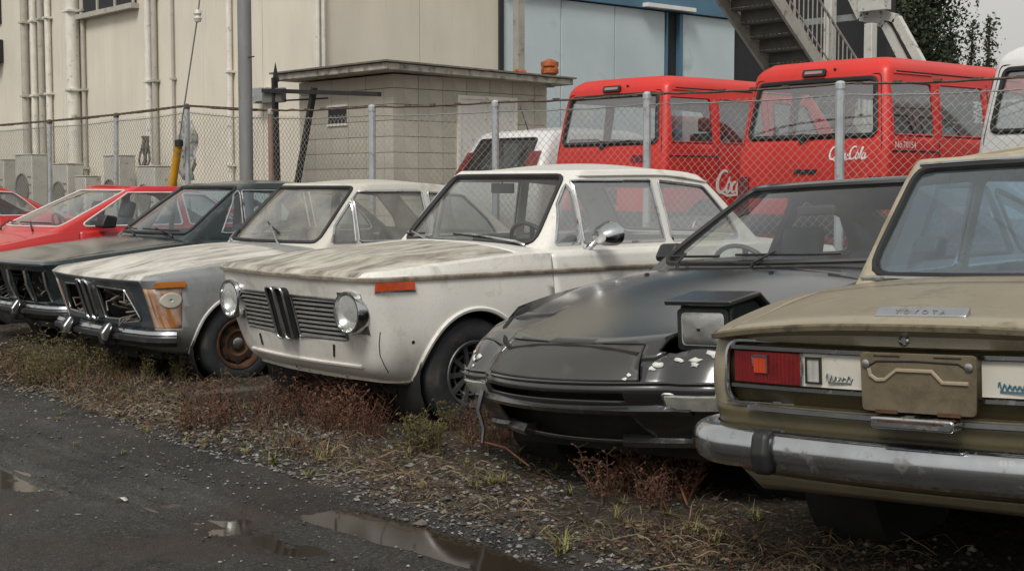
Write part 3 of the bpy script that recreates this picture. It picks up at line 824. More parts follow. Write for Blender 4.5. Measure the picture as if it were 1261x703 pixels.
    if white:
        t = NT('rusty_orange_corner')      # bare, rust-run corner where the lamp was
        v = t.mapv((3, 30, 1.2)); st = t.ramp(t.noise(1.3, 5, .6, v), .42, .62)
        c = t.mix(st, (.36, .13, .028), (.46, .44, .39)); c = t.mix(t.ramp(t.noise(9, 6), .5, .75), c, (.24, .075, .012))
        t.col(c); t.rough(.6)
        for sd in (1, -1):
            cp = panel(C.bm, [(.42, .40), (.86, .40), (.86, .66), (.42, .66)], 'xz', side_f(sd), .002)
            k = C.part('corner_panel', cp, t.m, solid=.012)
            rows = []
            for k2 in (1, .85, .6, .3, .05):
                row = []
                for q in range(24):
                    a = 2 * math.pi * q / 24; p, n = C.side(.495 + .072 * k2 * math.cos(a), .585 + .050 * k2 * math.sin(a), sd)
                    row.append(p + n * .004 if p is not None else None)
                rows.append(row)
            if all(p is not None for row in rows for p in row):
                C.part('lamp_blank', MB().grid(rows, True), mat('bare_filler', (.50, .48, .41), .7, var=.15, dirt=.2), k, solid=.005)
            tl = C.patch('turn_signal', 'side', .40, .60, .668, .703, .012, mat('faded_amber_lens', (.42, .13, .012), .35, var=.3, dirt=.2), sd=sd, na=8, nb=3, bevel=.005)
    hood = panel(C.bm, [(.86, -.68), (.86, .68), (.30, .70), (-.45, .70), (-.45, -.70), (.30, -.70)], 'xy', lambda c, n: n.z > .4 and c.z > .70, .004)
    C.part('bonnet', hood, ph, solid=.015)
    C.doors([rpoly([(-.60, .24), (-1.75, .24), (-1.75, .93), (-.60, .93)], [.1, .05, 0, 0])], pb, .74)
    trunk = panel(C.bm, [(-2.85, -.62), (-2.85, .62), (-3.30, .60), (-3.30, -.60)], 'xy', lambda c, n: n.z > .4 and c.z > .70, .004)
    C.part('boot_lid', trunk, pb, solid=.015)
    gm = m_glassd if white else m_glassb
    C.window('windscreen', rpoly([(-.60, .915), (.60, .915), (.50, 1.30), (-.50, 1.30)], .05), 'yz', lambda c, n: n.x > .25 and c.x > -1.4, gm, sr=.016)
    C.window('rear_window', rpoly([(-.55, .93), (.55, .93), (.45, 1.25), (-.45, 1.25)], .05), 'yz', lambda c, n: n.x < -.25 and c.x < -1.9, gm, sr=.012)
    for sd in (1, -1):
        sf = lambda c, n: c.y * sd > .3 and abs(n.y) > .4
        tm = m_chrome if white else m_chromed
        C.window('vent_window', rpoly([(-.80, .915), (-1.01, .915), (-1.03, 1.27), (-1.00, 1.27)], .008), 'xz', sf, gm, tm, .009)
        C.window('door_window', rpoly([(-1.04, .915), (-1.68, .915), (-1.66, 1.272), (-1.05, 1.272)], .02), 'xz', sf, gm, tm, .009)
        C.window('quarter_window', rpoly([(-1.74, .915), (-2.38, .915), (-2.28, 1.06), (-2.08, 1.24), (-1.72, 1.268)], [.01, .05, .08, .08, .01]), 'xz', sf, gm, tm, .009)
    C.body(pb, pro if white else None)
    C.interior(-.66, -2.4, .885, .61, sx=(-1.1, -1.95), wheel_y=.34)
    C.part('radiator', MB().box((.40, -.26, .30), (.46, .26, .64)), mat('radiator_core', (.03, .028, .026), .7, .3, bump=.5, bscale=200))
    C.part('bay_wall', MB().box((.30, -.70, .25), (.32, .70, .68)), m_dark)
    mb = MB(); rr = random.Random(3 if white else 4)
    for q in range(16):
        y = rr.uniform(-.6, .6); z = rr.uniform(.42, .64); P = []
        for w in range(7):
            P.append((.58 + .10 * math.sin(w * 1.1 + q), y, z)); y += rr.uniform(-.05, .07); z += rr.uniform(-.06, .045)
        mb.tube(P, .006, n=4)
    if True: tag(C.part('loose_wiring', mb, mat('old_wiring', (.14, .12, .10), .7, var=.5, scale=20)), kind='stuff')
    C.under(.45, -3.0, .18, .55, (-.5, .30), .60)
    C.wheels((0, -2.6), .785, .27, .18, style='steel', rr=.165, rim_m=m_rust if white else m_black)
    # tall kidney frames
    if white:
        for sd in (1, -1):
            kp = rpoly([(sd * .008, .425), (sd * .085, .425), (sd * .085, .685), (sd * .008, .685)], .035, 6)
            P = [C.front(y, z)[0] for y, z in kp]; out = [p + Vector((.05, 0, 0)) for p in P]
            kd = C.part('kidney_frame', MB().tube(out, .011, True, 8), m_chrome)
            C.part('kidney_surround', MB().grid([[p + Vector((.0, 0, 0)) for p in P + P[:1]], out + out[:1]]), m_chromed, kd)
            fpts = [C.front(sd * a, b)[0] + Vector((.006, 0, 0)) for a, b in rpoly(hole, .02)]
            C.part('grille_frame', MB().tube(fpts, .007, True, 6), m_chromed)
    else:
        for y in (-.38, .08, .38, .66):
            a, b = C.front(y, .42)[0], C.front(y, .65)[0]
            C.part('lamp_divider', MB().tube([a + Vector((.01, 0, 0)), (a + b) / 2 + Vector((.025, 0, 0)), b + Vector((.01, 0, 0))], .012, n=6), m_chromed)
    # bumper
    bp = C.ring_path(dict(lev[1], Z=.335), .44, .06)
    mb = MB().sweep(bp, [(-.03, -.05), (.03, -.045), (.055, -.01), (.055, .01), (.03, .045), (-.03, .05)])
    bo = C.part('bumper', mb, mat('bumper_dark_chrome', (.07, .073, .076), .32, .8, var=.3, scale=5, dirt=.4, dirtcol=(.05, .045, .04)))
    C.part('bumper_top_strip', MB().sweep(bp, [(-.02, .046), (.03, .044), (.045, .030), (.05, .032), (.036, .052), (-.02, .058)]), m_chrome, bo)
    C.part('rubber_strip', MB().sweep(bp, [(.05, -.02), (.066, -.015), (.066, .010), (.05, .014)]), m_black, bo)
    for y in (-.30, .30):
        q = min(bp, key=lambda p: abs(p[1] - y))
        C.part('overrider', MB().prism(rpoly([(q[0] + .02, .26), (q[0] + .12, .27), (q[0] + .13, .36), (q[0] + .08, .42), (q[0] + .0, .41)], .03), y - .035, y + .035), m_black, bo, bevel=.012)
        C.part('overrider_trim', MB().prism(rpoly([(q[0] + .10, .30), (q[0] + .135, .31), (q[0] + .14, .36), (q[0] + .09, .425), (q[0] + .06, .42)], .02), y + .037, y + .062), m_chromed, bo, bevel=.008)
    C.part('mudflap', MB().box((.42, -.25, .17), (.50, .30, .26)), m_dark)
    # wipers
    if white:
        C.wiper((-.02, 1.04), (.22, .97), base=(.32, .885))
        C.wiper((-.56, .97), (-.44, .92), base=(-.40, .885))
    else:
        C.wiper((-.5, .945), (-.05, .935), arm=m_black, base=(.05, .885)); C.wiper((.05, .94), (.5, .93), arm=m_black, base=(.5, .885))
    return C

# ================================================================ red wedge coupes
def red_coupe():
    C = Car('red_coupe_car', 'red wedge-shaped coupe with pale window trim beside the dark green coupe', 'car', (-13.35, 4.90, 0), R(-90))
    pr = paint('red_paint', (.50, .022, .022), .35, .1, (.22, .05, .04), -.2, coat=.35)
    lev = [
        dict(xf=.74, bf=.10, rf=(.2, .2), xr=-3.2, br=.05, rr=(.15, .15), Y=[(.6, .70), (-2.6, .72), (-3.3, .66)], Z=.20),
        dict(xf=.84, bf=.10, rf=(.2, .2), xr=-3.3, br=.05, rr=(.15, .15), Y=[(.6, .78), (-2.6, .80), (-3.3, .74)], Z=.36),
        dict(xf=.86, bf=.10, rf=(.2, .2), xr=-3.32, br=.05, rr=(.15, .15), Y=[(.6, .80), (-2.6, .82), (-3.3, .76)], Z=.52, crease=True),
        dict(xf=.80, bf=.10, rf=(.2, .2), xr=-3.3, br=.05, rr=(.15, .15), Y=[(.6, .78), (-2.6, .80), (-3.3, .74)], Z=[(.8, .62), (-.6, .74), (-3.3, .74)]),
        dict(xf=.74, bf=.10, rf=(.2, .2), xr=-3.26, br=.05, rr=(.15, .15), Y=[(.6, .75), (-2.6, .77), (-3.3, .72)], Z=[(.8, .66), (.2, .74), (-.6, .86), (-3.3, .86)]),
    ]
    C.shell(lev, [(.75, .02), (.3, .04), (-.5, .045), (-3.3, .02)], dF=.25, dR=.14)
    C.house([
        dict(xf=-.15, bf=.18, rf=(.08, .10), xr=-2.9, br=.12, rr=(.12, .12), Y=[(-.4, .71), (-1.6, .72), (-2.8, .68)], Z=.82),
        dict(xf=-.24, bf=.18, rf=(.08, .10), xr=-2.8, br=.12, rr=(.12, .12), Y=[(-.4, .71), (-1.6, .70), (-2.8, .66)], Z=.89),
        dict(xf=-1.10, bf=.08, rf=(.08, .11), xr=-2.1, br=.08, rr=(.14, .14), Y=[(-.8, .58), (-1.6, .585), (-2.4, .54)], Z=[(-1, 1.245), (-1.6, 1.25), (-2.3, 1.21)]),
        dict(xf=-1.20, bf=.07, rf=(.10, .12), xr=-1.95, br=.07, rr=(.14, .14), Y=[(-.8, .54), (-1.6, .545), (-2.4, .50)], Z=[(-1, 1.28), (-1.6, 1.285), (-2.3, 1.24)])],
        [(-1, .02), (-1.6, .03), (-2.2, .02)], dF=.2, dR=.25, nseg=8)
    C.cabin_hole([(-.68, .60), (-.6, .3), (-.6, -.3), (-.68, -.60), (-2.6, -.60), (-2.6, .60)])
    C.arches((0, -2.45), .30, .34)
    hood = panel(C.bm, [(.66, -.66), (.66, .66), (-.12, .70), (-.12, -.70)], 'xy', lambda c, n: n.z > .4 and c.z > .60, .004)
    C.part('bonnet', hood, pr, solid=.015)
    C.doors([rpoly([(-.60, .26), (-1.75, .26), (-1.75, .93), (-.60, .93)], [.1, .05, 0, 0])], pr, .74)
    wt = mat('pale_window_trim', (.62, .55, .52), .4)
    C.window('windscreen', rpoly([(-.655, .905), (.655, .905), (.525, 1.248), (-.525, 1.248)], .04), 'yz', lambda c, n: n.x > .25 and c.x > -1.5, m_glass, wt, .009)
    C.window('rear_window', rpoly([(-.55, .92), (.55, .92), (.45, 1.2), (-.45, 1.2)], .05), 'yz', lambda c, n: n.x < -.25 and c.x < -1.9, m_glass)
    for sd in (1, -1):
        sf = lambda c, n: c.y * sd > .3 and abs(n.y) > .4
        C.window('door_window', rpoly([(-.62, .905), (-1.72, .905), (-1.68, 1.225), (-1.18, 1.225)], .03), 'xz', sf, m_glass, wt, .009)
        C.window('quarter_window', rpoly([(-1.80, .905), (-2.40, .905), (-2.05, 1.2), (-1.76, 1.22)], .04), 'xz', sf, m_glass, wt, .009)
        if sd == 1: C.part('door_mirror', MB().prism(rpoly([(-.74, .89), (-.90, .89), (-.92, 1.0), (-.80, 1.02)], .03), sd * .76, sd * .92), m_black, bevel=.025)
    C.body(pr)
    C.wiper((-.60, .925), (-.12, .93), arm=m_black, base=(-.1, .86)); C.wiper((.02, .93), (.5, .925), arm=m_black, base=(.45, .86))
    C.interior(-.62, -2.4, .88, .62, sx=(-1.1, -1.95), wheel_y=-.34, rest=True)
    C.under(.5, -3.0, .2, .55, (-.5, .45), .60)
    C.wheels((0, -2.45), .785, .29, .19, style='alloy', rr=.18)
    bp = C.ring_path(dict(lev[1], Z=.46), .45, .0)
    C.part('bumper', MB().sweep(bp, [(-.02, -.06), (.04, -.05), (.05, 0), (.04, .05), (-.02, .06)]), m_black)
    return C
# ================================================================ black sports coupe with one pop-up lamp raised
def black_sports():
    C = Car('black_sports_coupe', 'matt black sports coupe with one pop-up headlight raised and battered nose', 'car', (-4.095, 4.62, .0), R(-86.96), roll=3.0)
    pk = paint('matt_black_paint', (.015, .0155, .015), .20, .12, (.045, .043, .038), -.1, coat=.9, fade=(.034, .034, .032))
    pg = paint('faded_black_panel', (.040, .039, .036), .42, .3, (.07, .066, .058), -.1, coat=.1, fade=(.058, .056, .050))
    zd = lambda k: (lambda x, y: -k * (abs(y) / .75)**3 if x > .3 else 0)
    lev = [
        dict(xf=.74, bf=.16, rf=(.30, .26), xr=-3.45, br=.10, rr=(.2, .2), Y=[(.5, .74), (0, .78), (-2.6, .78), (-3.4, .70)], Z=[(.7, .25), (-.4, .17), (-2.2, .17), (-3.1, .30)]),
        dict(xf=.84, bf=.16, rf=(.32, .28), xr=-3.52, br=.10, rr=(.2, .2), Y=[(.5, .79), (0, .83), (-2.6, .83), (-3.4, .74)], Z=.36),
        dict(xf=.93, bf=.17, rf=(.34, .30), xr=-3.56, br=.10, rr=(.2, .2), Y=[(.5, .80), (0, .845), (-2.6, .845), (-3.4, .76)], Z=.475),
        dict(xf=.925, bf=.17, rf=(.34, .30), xr=-3.56, br=.10, rr=(.2, .2), Y=[(.5, .80), (0, .845), (-2.6, .845), (-3.4, .76)], Z=.515, crease=True),
        dict(xf=.84, bf=.15, rf=(.33, .30), xr=-3.52, br=.10, rr=(.2, .2), Y=[(.5, .78), (0, .835), (-2.6, .835), (-3.4, .75)], Z=[(.8, .60), (0, .66), (-3, .70)]),
        dict(xf=.745, bf=.14, rf=(.32, .30), xr=-3.50, br=.10, rr=(.2, .2), Y=[(.5, .745), (0, .80), (-2.6, .80), (-3.4, .73)], Z=[(.75, .655), (.40, .745), (.1, .80), (-.3, .855), (-.6, .88), (-3, .88)], zf=zd(.035)),
    ]
    C.shell(lev, [(.72, .015), (.3, .04), (-.4, .055), (-3.3, .03)], dF=.28, dR=.2, p=2.4)
    C.house([
        dict(xf=-.30, bf=.22, rf=(.10, .12), xr=-3.2, br=.12, rr=(.14, .14), Y=[(-.4, .74), (-1.6, .76), (-3.2, .66)], Z=.80),
        dict(xf=-.40, bf=.21, rf=(.10, .12), xr=-3.0, br=.12, rr=(.14, .14), Y=[(-.4, .715), (-1.6, .73), (-3.0, .62)], Z=.93),
        dict(xf=-1.08, bf=.10, rf=(.10, .13), xr=-2.2, br=.08, rr=(.14, .16), Y=[(-.8, .555), (-1.6, .565), (-2.4, .52)], Z=[(-1.2, 1.29), (-1.6, 1.295), (-2.3, 1.23)]),
        dict(xf=-1.18, bf=.08, rf=(.12, .14), xr=-2.0, br=.07, rr=(.14, .16), Y=[(-.8, .51), (-1.6, .52), (-2.4, .47)], Z=[(-1.2, 1.32), (-1.6, 1.33), (-2.3, 1.27)])],
        [(-1, .02), (-1.6, .03), (-2.2, .02)], dF=.2, dR=.25, nseg=8)
    C.cabin_hole([(-.70, .60), (-.56, .3), (-.54, 0), (-.56, -.3), (-.70, -.60), (-2.6, -.60), (-2.6, .60)])
    C.arches((0, -2.475), .30, .34, pk, .008)
    upf = lambda c, n: n.z > .25 and c.z > .50 and c.x > -.6
    # lamp pockets
    for sd in (1, -1):
        pk_poly = [(.70, sd * .43), (.60, sd * .70), (.36, sd * .71), (.36, sd * .43)]
        lid = panel(C.bm, pk_poly, 'xy', lambda c, n: n.z > .2 and c.z > .52 and c.x > .2, .004)
        if sd == -1:
            C.part('lamp_cover', lid, pk, solid=.012)
        else:
            lid.free()
    # bumper nose panel in faded black, between the bonnet and the crease
    nose = panel(C.bm, [(-.46, .520), (.42, .520), (.36, .658), (-.40, .658)], 'yz', lambda c, n: c.x > .5 and n.x > .1, .006)
    push(nose, .003); C.part('nose_panel', nose, pg, solid=.018)
    hood = panel(C.bm, [(.78, -.40), (.78, .40), (.34, .725), (-.28, .76), (-.36, .3), (-.36, -.3), (-.28, -.76), (.34, -.725)], 'xy', lambda c, n: n.z > .3 and c.z > .60 and c.x > -.6, .005)
    push(hood, .004); C.part('bonnet', hood, pk, solid=.02)
    C.doors([rpoly([(-.50, .24), (-1.70, .24), (-1.70, .93), (-.50, .93)], [.1, .05, 0, 0])], pk, .72)
    # lower intake opening
    bmesh.ops.delete(C.bm, geom=cut(C.bm, [(-.52, .27), (.40, .27), (.34, .40), (-.46, .40)], 'yz', lambda c, n: c.x > .4 and n.x > .2), context='FACES')
    bmesh.ops.delete(C.bm, geom=cut(C.bm, [(-.44, .445), (.36, .445), (.36, .478), (-.44, .478)], 'yz', lambda c, n: c.x > .4 and n.x > .2), context='FACES')
    C.part('intake_wall', MB().box((.50, -.62, .22), (.52, .62, .60)), m_dark)
    gk = glass('sports_glass', (.84, .87, .87), .03, (.4, .4, .38), refl=1.6)
    C.window('windscreen', rpoly([(-.66, .935), (.66, .935), (.485, 1.297), (-.485, 1.297)], .06), 'yz', lambda c, n: n.x > .2 and c.x > -1.6, gk, sr=.014)
    C.window('rear_window', rpoly([(-.50, .95), (.50, .95), (.42, 1.2), (-.42, 1.2)], .05), 'yz', lambda c, n: n.x < -.15 and c.x < -2.0, gk)
    for sd in (1, -1):
        sf = lambda c, n: c.y * sd > .3 and abs(n.y) > .35
        C.window('door_window', rpoly([(-.74, .935), (-1.66, .935), (-1.70, 1.27), (-1.24, 1.27)], .03), 'xz', sf, gk, m_seal, .010)
        C.window('quarter_window', rpoly([(-1.74, .935), (-2.45, .935), (-2.2, 1.15), (-1.78, 1.26)], .05), 'xz', sf, gk, m_seal, .010)
        p, n = C.side(-.62, .87, sd)
        mo = C.part('door_mirror', MB().prism(rpoly([(-.74, .94), (-.87, .94), (-.88, 1.03), (-.81, 1.035)], .03), sd * .69, sd * .81), m_black, bevel=.03)
    C.body(pk)
    # raised lamp unit
    b = Vector((.40, .565, .66)); w = .150
    prof = [(.0, -.05), (.17, -.02), (.185, .115), (.165, .155), (.02, .165), (-.10, .05), (-.10, -.03)]
    hb = MB().prism([(b.x + x, b.z + z) for x, z in prof], b.y - w + .02, b.y + w - .02)
    hl = C.part('headlight_pod', hb, mat('lamp_pod_plastic', (.02, .028, .034), .45, var=.3), bevel=.012)
    C.part('pod_lid', MB().prism([(b.x + x, b.z + z) for x, z in rpoly([(.215, .145), (.225, .165), (.03, .195), (-.08, .11), (-.08, .09), (.03, .175)], 0)], b.y - w - .02, b.y + w + .01), pk, hl, bevel=.006)
    fx = b.x + .187
    C.part('bezel', MB().prism(rpoly([(b.y - .125, b.z - .03), (b.y + .125, b.z - .03), (b.y + .125, b.z + .132), (b.y - .125, b.z + .132)], .02), fx - .02, fx + .006, 'yz'), m_black, hl)
    lp = rpoly([(b.y - .105, b.z - .012), (b.y + .105, b.z - .012), (b.y + .105, b.z + .118), (b.y - .105, b.z + .118)], .022)
    cy, cz = b.y, b.z + .053; rows = []
    for q, (k, dx) in enumerate(((1, .008), (.85, .02), (.5, .03), (.08, .033))): rows.append([(fx + dx, cy + (y - cy) * k, cz + (z - cz) * k) for y, z in lp])
    C.part('lens', MB().grid(rows, True), m_lens, hl)
    rows = []
    for k, dx in ((1, .0075), (.7, -.004), (.4, -.010), (.08, -.013)): rows.append([(fx + dx, cy + (y - cy) * k * .98, cz + (z - cz) * k * .98) for y, z in lp])
    C.part('reflector', MB().grid(rows, True), m_reflector, hl)
    C.part('lamp_pocket', MB().box((.22, .40, .44), (.60, .73, .50)), m_dark)
    # indicator and fog lamps in the bumper corners
    for sd in (1, -1):
        fl = C.patch('bumper_lamp', 'front', sd * .50, sd * .725, .418, .472, .012, m_clearlens, na=12, nb=4, bevel=.004)
        if fl: C.part('lamp_rim', MB().tube([C.front(sd * y, z)[0] + C.front(sd * y, z)[1] * .004 for y, z in rpoly([(.495, .413), (.73, .413), (.73, .477), (.495, .477)], .012)], .006, True, 6), m_chromed, fl)
    # bumper crease, lower lip
    path = C.ring_path(dict(lev[3], Z=.517), .52, .0)
    C.part('bumper_crease', MB().sweep(path, [(-.01, -.006), (.006, -.007), (.010, .001), (.004, .007), (-.01, .006)]), pk)
    path = C.ring_path(dict(lev[1], Z=.415), .60, .035)
    C.part('bumper_lip', MB().sweep(path[2:-2], [(-.04, -.020), (.012, -.024), (.03, -.006), (.012, .014), (-.04, .010)]), pk)
    path = C.ring_path(dict(lev[0], Z=.27), .30, .02)
    k = len(path)
    C.part('chin_corner', MB().sweep(path[:k // 3], [(-.03, -.02), (.02, -.02), (.03, .0), (.01, .03), (-.03, .03)]), pk)
    C.part('chin_corner', MB().sweep(path[-k // 3:], [(-.03, -.02), (.02, -.02), (.03, .0), (.01, .03), (-.03, .03)]), pk)
    # torn bumper strip hanging at the right corner
    p, n = C.front(-.54, .43)
    C.part('torn_bumper_strip', MB().tube([p + Vector((.02, 0, 0)), p + Vector((.06, .01, -.08)), p + Vector((.05, .03, -.16)), p + Vector((.08, .05, -.22))], [.014, .012, .010, .006], n=5), m_black)
    # flaked white patches on the nose
    mw = mat('flaked_primer', (.62, .62, .58), .7, var=.15)
    rr = random.Random(11)
    for y, z, s_ in ((-.60, .575, .020), (-.64, .56, .022), (-.67, .59, .016), (-.62, .535, .010), (.46, .585, .018), (.44, .57, .012), (.53, .60, .017), (.60, .60, .022), (.605, .585, .016), (.66, .625, .026), (.37, .545, .012), (.36, .53, .009)):
        p, n = C.front(y, z)
        if p is None or n.x < .05: continue
        u = n.cross(Vector((0, 0, 1))).normalized(); v = n.cross(u); P = []
        for q in range(9):
            a = 2 * math.pi * q / 9; k = s_ * rr.uniform(.6, 1.7); P.append(p + n * (.007 if -.46 < y < .42 else .003) + u * math.cos(a) * k + v * math.sin(a) * k * .6)
        C.part('paint_flake', MB().add(P, [tuple(range(9))]), mw, solid=.0006)
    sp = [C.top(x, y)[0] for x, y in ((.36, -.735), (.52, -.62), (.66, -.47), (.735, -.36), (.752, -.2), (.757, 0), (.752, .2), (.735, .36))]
    C.part('bonnet_gap_shade', MB().tube([p + Vector((.004, 0, -.006)) for p in sp], .013, n=6), m_dark)  # dark strip stands in for the shaded gap under the bonnet edge
    C.wiper((-.05, .965), (.45, .96), arm=m_black, base=(.10, .905)); C.wiper((-.60, .96), (-.15, .96), arm=m_black, base=(-.40, .905))
    C.interior(-.62, -2.5, .885, .63, sx=(-1.25, -2.05), wheel_y=-.34, zs=.26, rest=True)
    C.part('inner_mirror', MB().box((-1.07, -.11, 1.15), (-1.05, .11, 1.20)), m_black, bevel=.01)
    mb = MB()
    for x, y in ((-.36, -.42), (-.36, .30)):
        p, n = C.top(x + .12, y); mb.lathe([(.012, 0), (.012, .012), (.0, .016)], Matrix.Translation(p), 10)
    C.part('washer_nozzle', mb, m_black)
    C.under(.5, -3.2, .18, .58, (-.5, .48), .58)
    C.wheels((0, -2.475), .815, .295, .195, style='alloy', rr=.19)
    return C

# ================================================================ tan saloon seen from behind
def tan_saloon():
    C = Car('tan_saloon_car', 'faded tan saloon backed in, with red tail lamp and heavy chrome rear bumper', 'car', (-2.268, 4.435, .03), R(98.03), roll=-2.6)
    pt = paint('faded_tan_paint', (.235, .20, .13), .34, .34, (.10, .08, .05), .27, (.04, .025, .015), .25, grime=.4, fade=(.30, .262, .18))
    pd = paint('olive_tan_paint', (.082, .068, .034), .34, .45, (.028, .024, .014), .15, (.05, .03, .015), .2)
    zr = lambda k: (lambda x, y: -k * (abs(y) / .75)**2.5 * min(1, max(0, (-.35 - x) / .6))**1.5)
    Yr = lambda a: [(-1.2, a - .06), (-.8, a), (.5, a + .01), (2.6, a), (3.3, a - .07)]
    lev = [
        dict(xr=-.90, br=.06, rr=(.16, .16), xf=3.05, bf=.05, rf=(.14, .14), Y=Yr(.70), Z=[(-1, .36), (-.5, .25), (0, .19), (2.6, .19), (3.2, .30)]),
        dict(xr=-.99, br=.06, rr=(.15, .15), xf=3.15, bf=.05, rf=(.14, .14), Y=Yr(.76), Z=.43),
        dict(xr=-1.02, br=.06, rr=(.14, .15), xf=3.18, bf=.05, rf=(.14, .14), Y=Yr(.785), Z=.58),
        dict(xr=-1.03, br=.06, rr=(.13, .14), xf=3.2, bf=.05, rf=(.14, .14), Y=Yr(.79), Z=.70),
        dict(xr=-1.015, br=.06, rr=(.12, .13), xf=3.2, bf=.05, rf=(.14, .14), Y=Yr(.775), Z=.842, zf=zr(.035), crease=True, n=3),
        dict(xr=-1.065, br=.06, rr=(.12, .13), xf=3.2, bf=.05, rf=(.14, .14), Y=Yr(.765), Z=.876, zf=zr(.05), crease=True, n=4),
        dict(xr=-1.035, br=.06, rr=(.12, .13), xf=3.17, bf=.05, rf=(.14, .14), Y=Yr(.735), Z=[(-1.03, .893), (-.6, .915), (0, .93), (2, .93), (3.2, .87)], zf=zr(.055)),
    ]
    C.shell(lev, [(-1.0, .02), (-.6, .05), (0, .06), (2.2, .05), (3.2, .03)], dF=.14, dR=.16, p=2.3)
    C.house([
        dict(xr=-.40, br=.15, rr=(.10, .11), xf=2.05, bf=.14, rf=(.1, .1), Y=[(-.4, .66), (.8, .70), (2, .69)], Z=.88),
        dict(xr=-.33, br=.15, rr=(.10, .11), xf=1.98, bf=.14, rf=(.1, .1), Y=[(-.4, .655), (.8, .685), (2, .675)], Z=.955),
        dict(xr=-.02, br=.09, rr=(.10, .12), xf=1.55, bf=.09, rf=(.1, .1), Y=[(0, .565), (.8, .575), (2, .565)], Z=[(0, 1.345), (.8, 1.36), (1.6, 1.34)]),
        dict(xr=.06, br=.08, rr=(.12, .14), xf=1.45, bf=.08, rf=(.1, .1), Y=[(0, .525), (.8, .535), (2, .525)], Z=[(0, 1.385), (.8, 1.40), (1.6, 1.38)])],
        [(0, .05), (.8, .06), (1.5, .05)], dF=.2, dR=.2, nseg=8, p=2.2)
    C.cabin_hole([(-.24, -.6), (-.24, .6), (1.7, .6), (1.7, -.6)])
    C.arches((0, 2.55), .305, .345, pt, .012)
    rearf = lambda c, n: c.x < -.7 and n.x < -.3
    # recessed lamp panel
    op = rpoly([(-.685, .618), (.685, .618), (.685, .812), (-.685, .812)], .05, 5)
    bmesh.ops.delete(C.bm, geom=cut(C.bm, op, 'yz', rearf), context='FACES')
    # lower rear panel in a darker olive than the tan body
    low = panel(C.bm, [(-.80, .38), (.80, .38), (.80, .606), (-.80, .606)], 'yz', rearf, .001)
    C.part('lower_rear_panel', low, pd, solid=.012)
    trunk = panel(C.bm, [(-1.06, -.66), (-1.06, .66), (-.44, .64), (-.44, -.64)], 'xy', lambda c, n: n.z > .3 and c.z > .80, .004)
    C.part('boot_lid', trunk, pt, solid=.015)
    C.doors([rpoly([(1.72, .26), (.82, .26), (.82, .99), (1.72, .99)], [.1, .05, 0, 0]), rpoly([(.80, .26), (.20, .26), (.02, .60), (-.02, .99), (.80, .99)], [.05, .05, 0, 0, 0])], pt, .80)
    gb = glass('saloon_rear_glass', (.60, .80, .92), .07, (.36, .47, .54), refl=1.9)
    C.window('rear_window', rpoly([(-.60, .978), (.60, .978), (.505, 1.352), (-.505, 1.352)], .07), 'yz', lambda c, n: n.x < -.25 and c.x < .4, gb, m_seal, .014, trim=m_chrome)
    C.window('windscreen', rpoly([(-.60, .97), (.60, .97), (.50, 1.34), (-.50, 1.34)], .05), 'yz', lambda c, n: n.x > .25 and c.x > 1.2, gb)
    for sd in (1, -1):
        sf = lambda c, n: c.y * sd > .3 and abs(n.y) > .4
        C.window('door_window', rpoly([(1.72, .965), (.86, .965), (.84, 1.32), (1.45, 1.32)], .03), 'xz', sf, gb, m_chrome, .009)
        C.window('rear_door_window', rpoly([(.80, .965), (.05, .965), (.20, 1.30), (.78, 1.32)], .04), 'xz', sf, gb, m_chrome, .009)
    pr = paint('peeling_tan_roof', (.40, .35, .25), .6, .5, (.13, .10, .065), .62, (.10, .045, .02), 0)
    C.body(pt, pr)
    for zz, yy, rad in ((.966, .615, .009), (1.364, .50, .008)):
        P = [C.rear(y, zz, True) for y in np.linspace(-yy, yy, 25)]
        C.part('window_trim', MB().tube([p + n * .006 for p, n in P if p is not None], rad, n=6), m_chrome)
    # recess floor and its trim
    def rx(y): return C.rear(y, .70)[0].x
    P = []
    for i in range(21):
        y = lerp(-.69, .69, i / 20); P.append([(rx(y) + .035, y, .60), (rx(y) + .035, y, .83)])
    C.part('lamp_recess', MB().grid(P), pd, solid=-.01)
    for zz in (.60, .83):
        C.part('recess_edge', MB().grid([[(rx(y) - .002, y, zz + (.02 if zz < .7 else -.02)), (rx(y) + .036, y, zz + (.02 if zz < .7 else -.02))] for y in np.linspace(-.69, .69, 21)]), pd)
    C.part('recess_frame', MB().tube([C.rear(y, z)[0] + Vector((-.004, 0, 0)) for y, z in op], .008, True, 6), m_chrome)
    def strip(name, y0, y1, z0, z1, d0, d1, m, par=None, n=8):
        mb = MB(); R0 = []
        for i in range(n + 1):
            y = lerp(y0, y1, i / n); x = rx(y); R0.append([(x + d0, y, z0), (x + d1, y, z0), (x + d1, y, z1), (x + d0, y, z1)])
        mb.grid(R0, True); mb.f.append((len(mb.v) - 4, len(mb.v) - 3, len(mb.v) - 2, len(mb.v) - 1)); mb.f.append((3, 2, 1, 0))
        return C.part(name, mb, m, par, angle=30)
    cream = mat('cream_panel', (.52, .50, .43), .45, var=.08, dirt=.15, dirtcol=(.2, .16, .1))
    for sd in (1, -1):
        a, b = .655, .165
        pn = strip('lamp_panel', sd * .395, sd * b, .682, .782, .010, .034, cream)
        tl = strip('tail_lamp', sd * .655, sd * .40, .684, .780, .002, .034, m_redlens)
        strip('lamp_divider', sd * .40, sd * .394, .682, .782, -.002, .03, m_chrome, tl)
        strip('reflector_square', sd * .575, sd * .525, .715, .765, -.004, .002, lens_mat('orange_reflector', (.55, .06, .02)) if sd == 1 else bpy.data.materials['orange_reflector'], tl)
        for y0, y1, z0, z1 in ((.58, .52, .765, .770), (.525, .52, .715, .77), (.58, .575, .735, .77)): strip('reflector_frame', sd * y0, sd * y1, z0, z1, -.007, .0, m_chrome, tl)
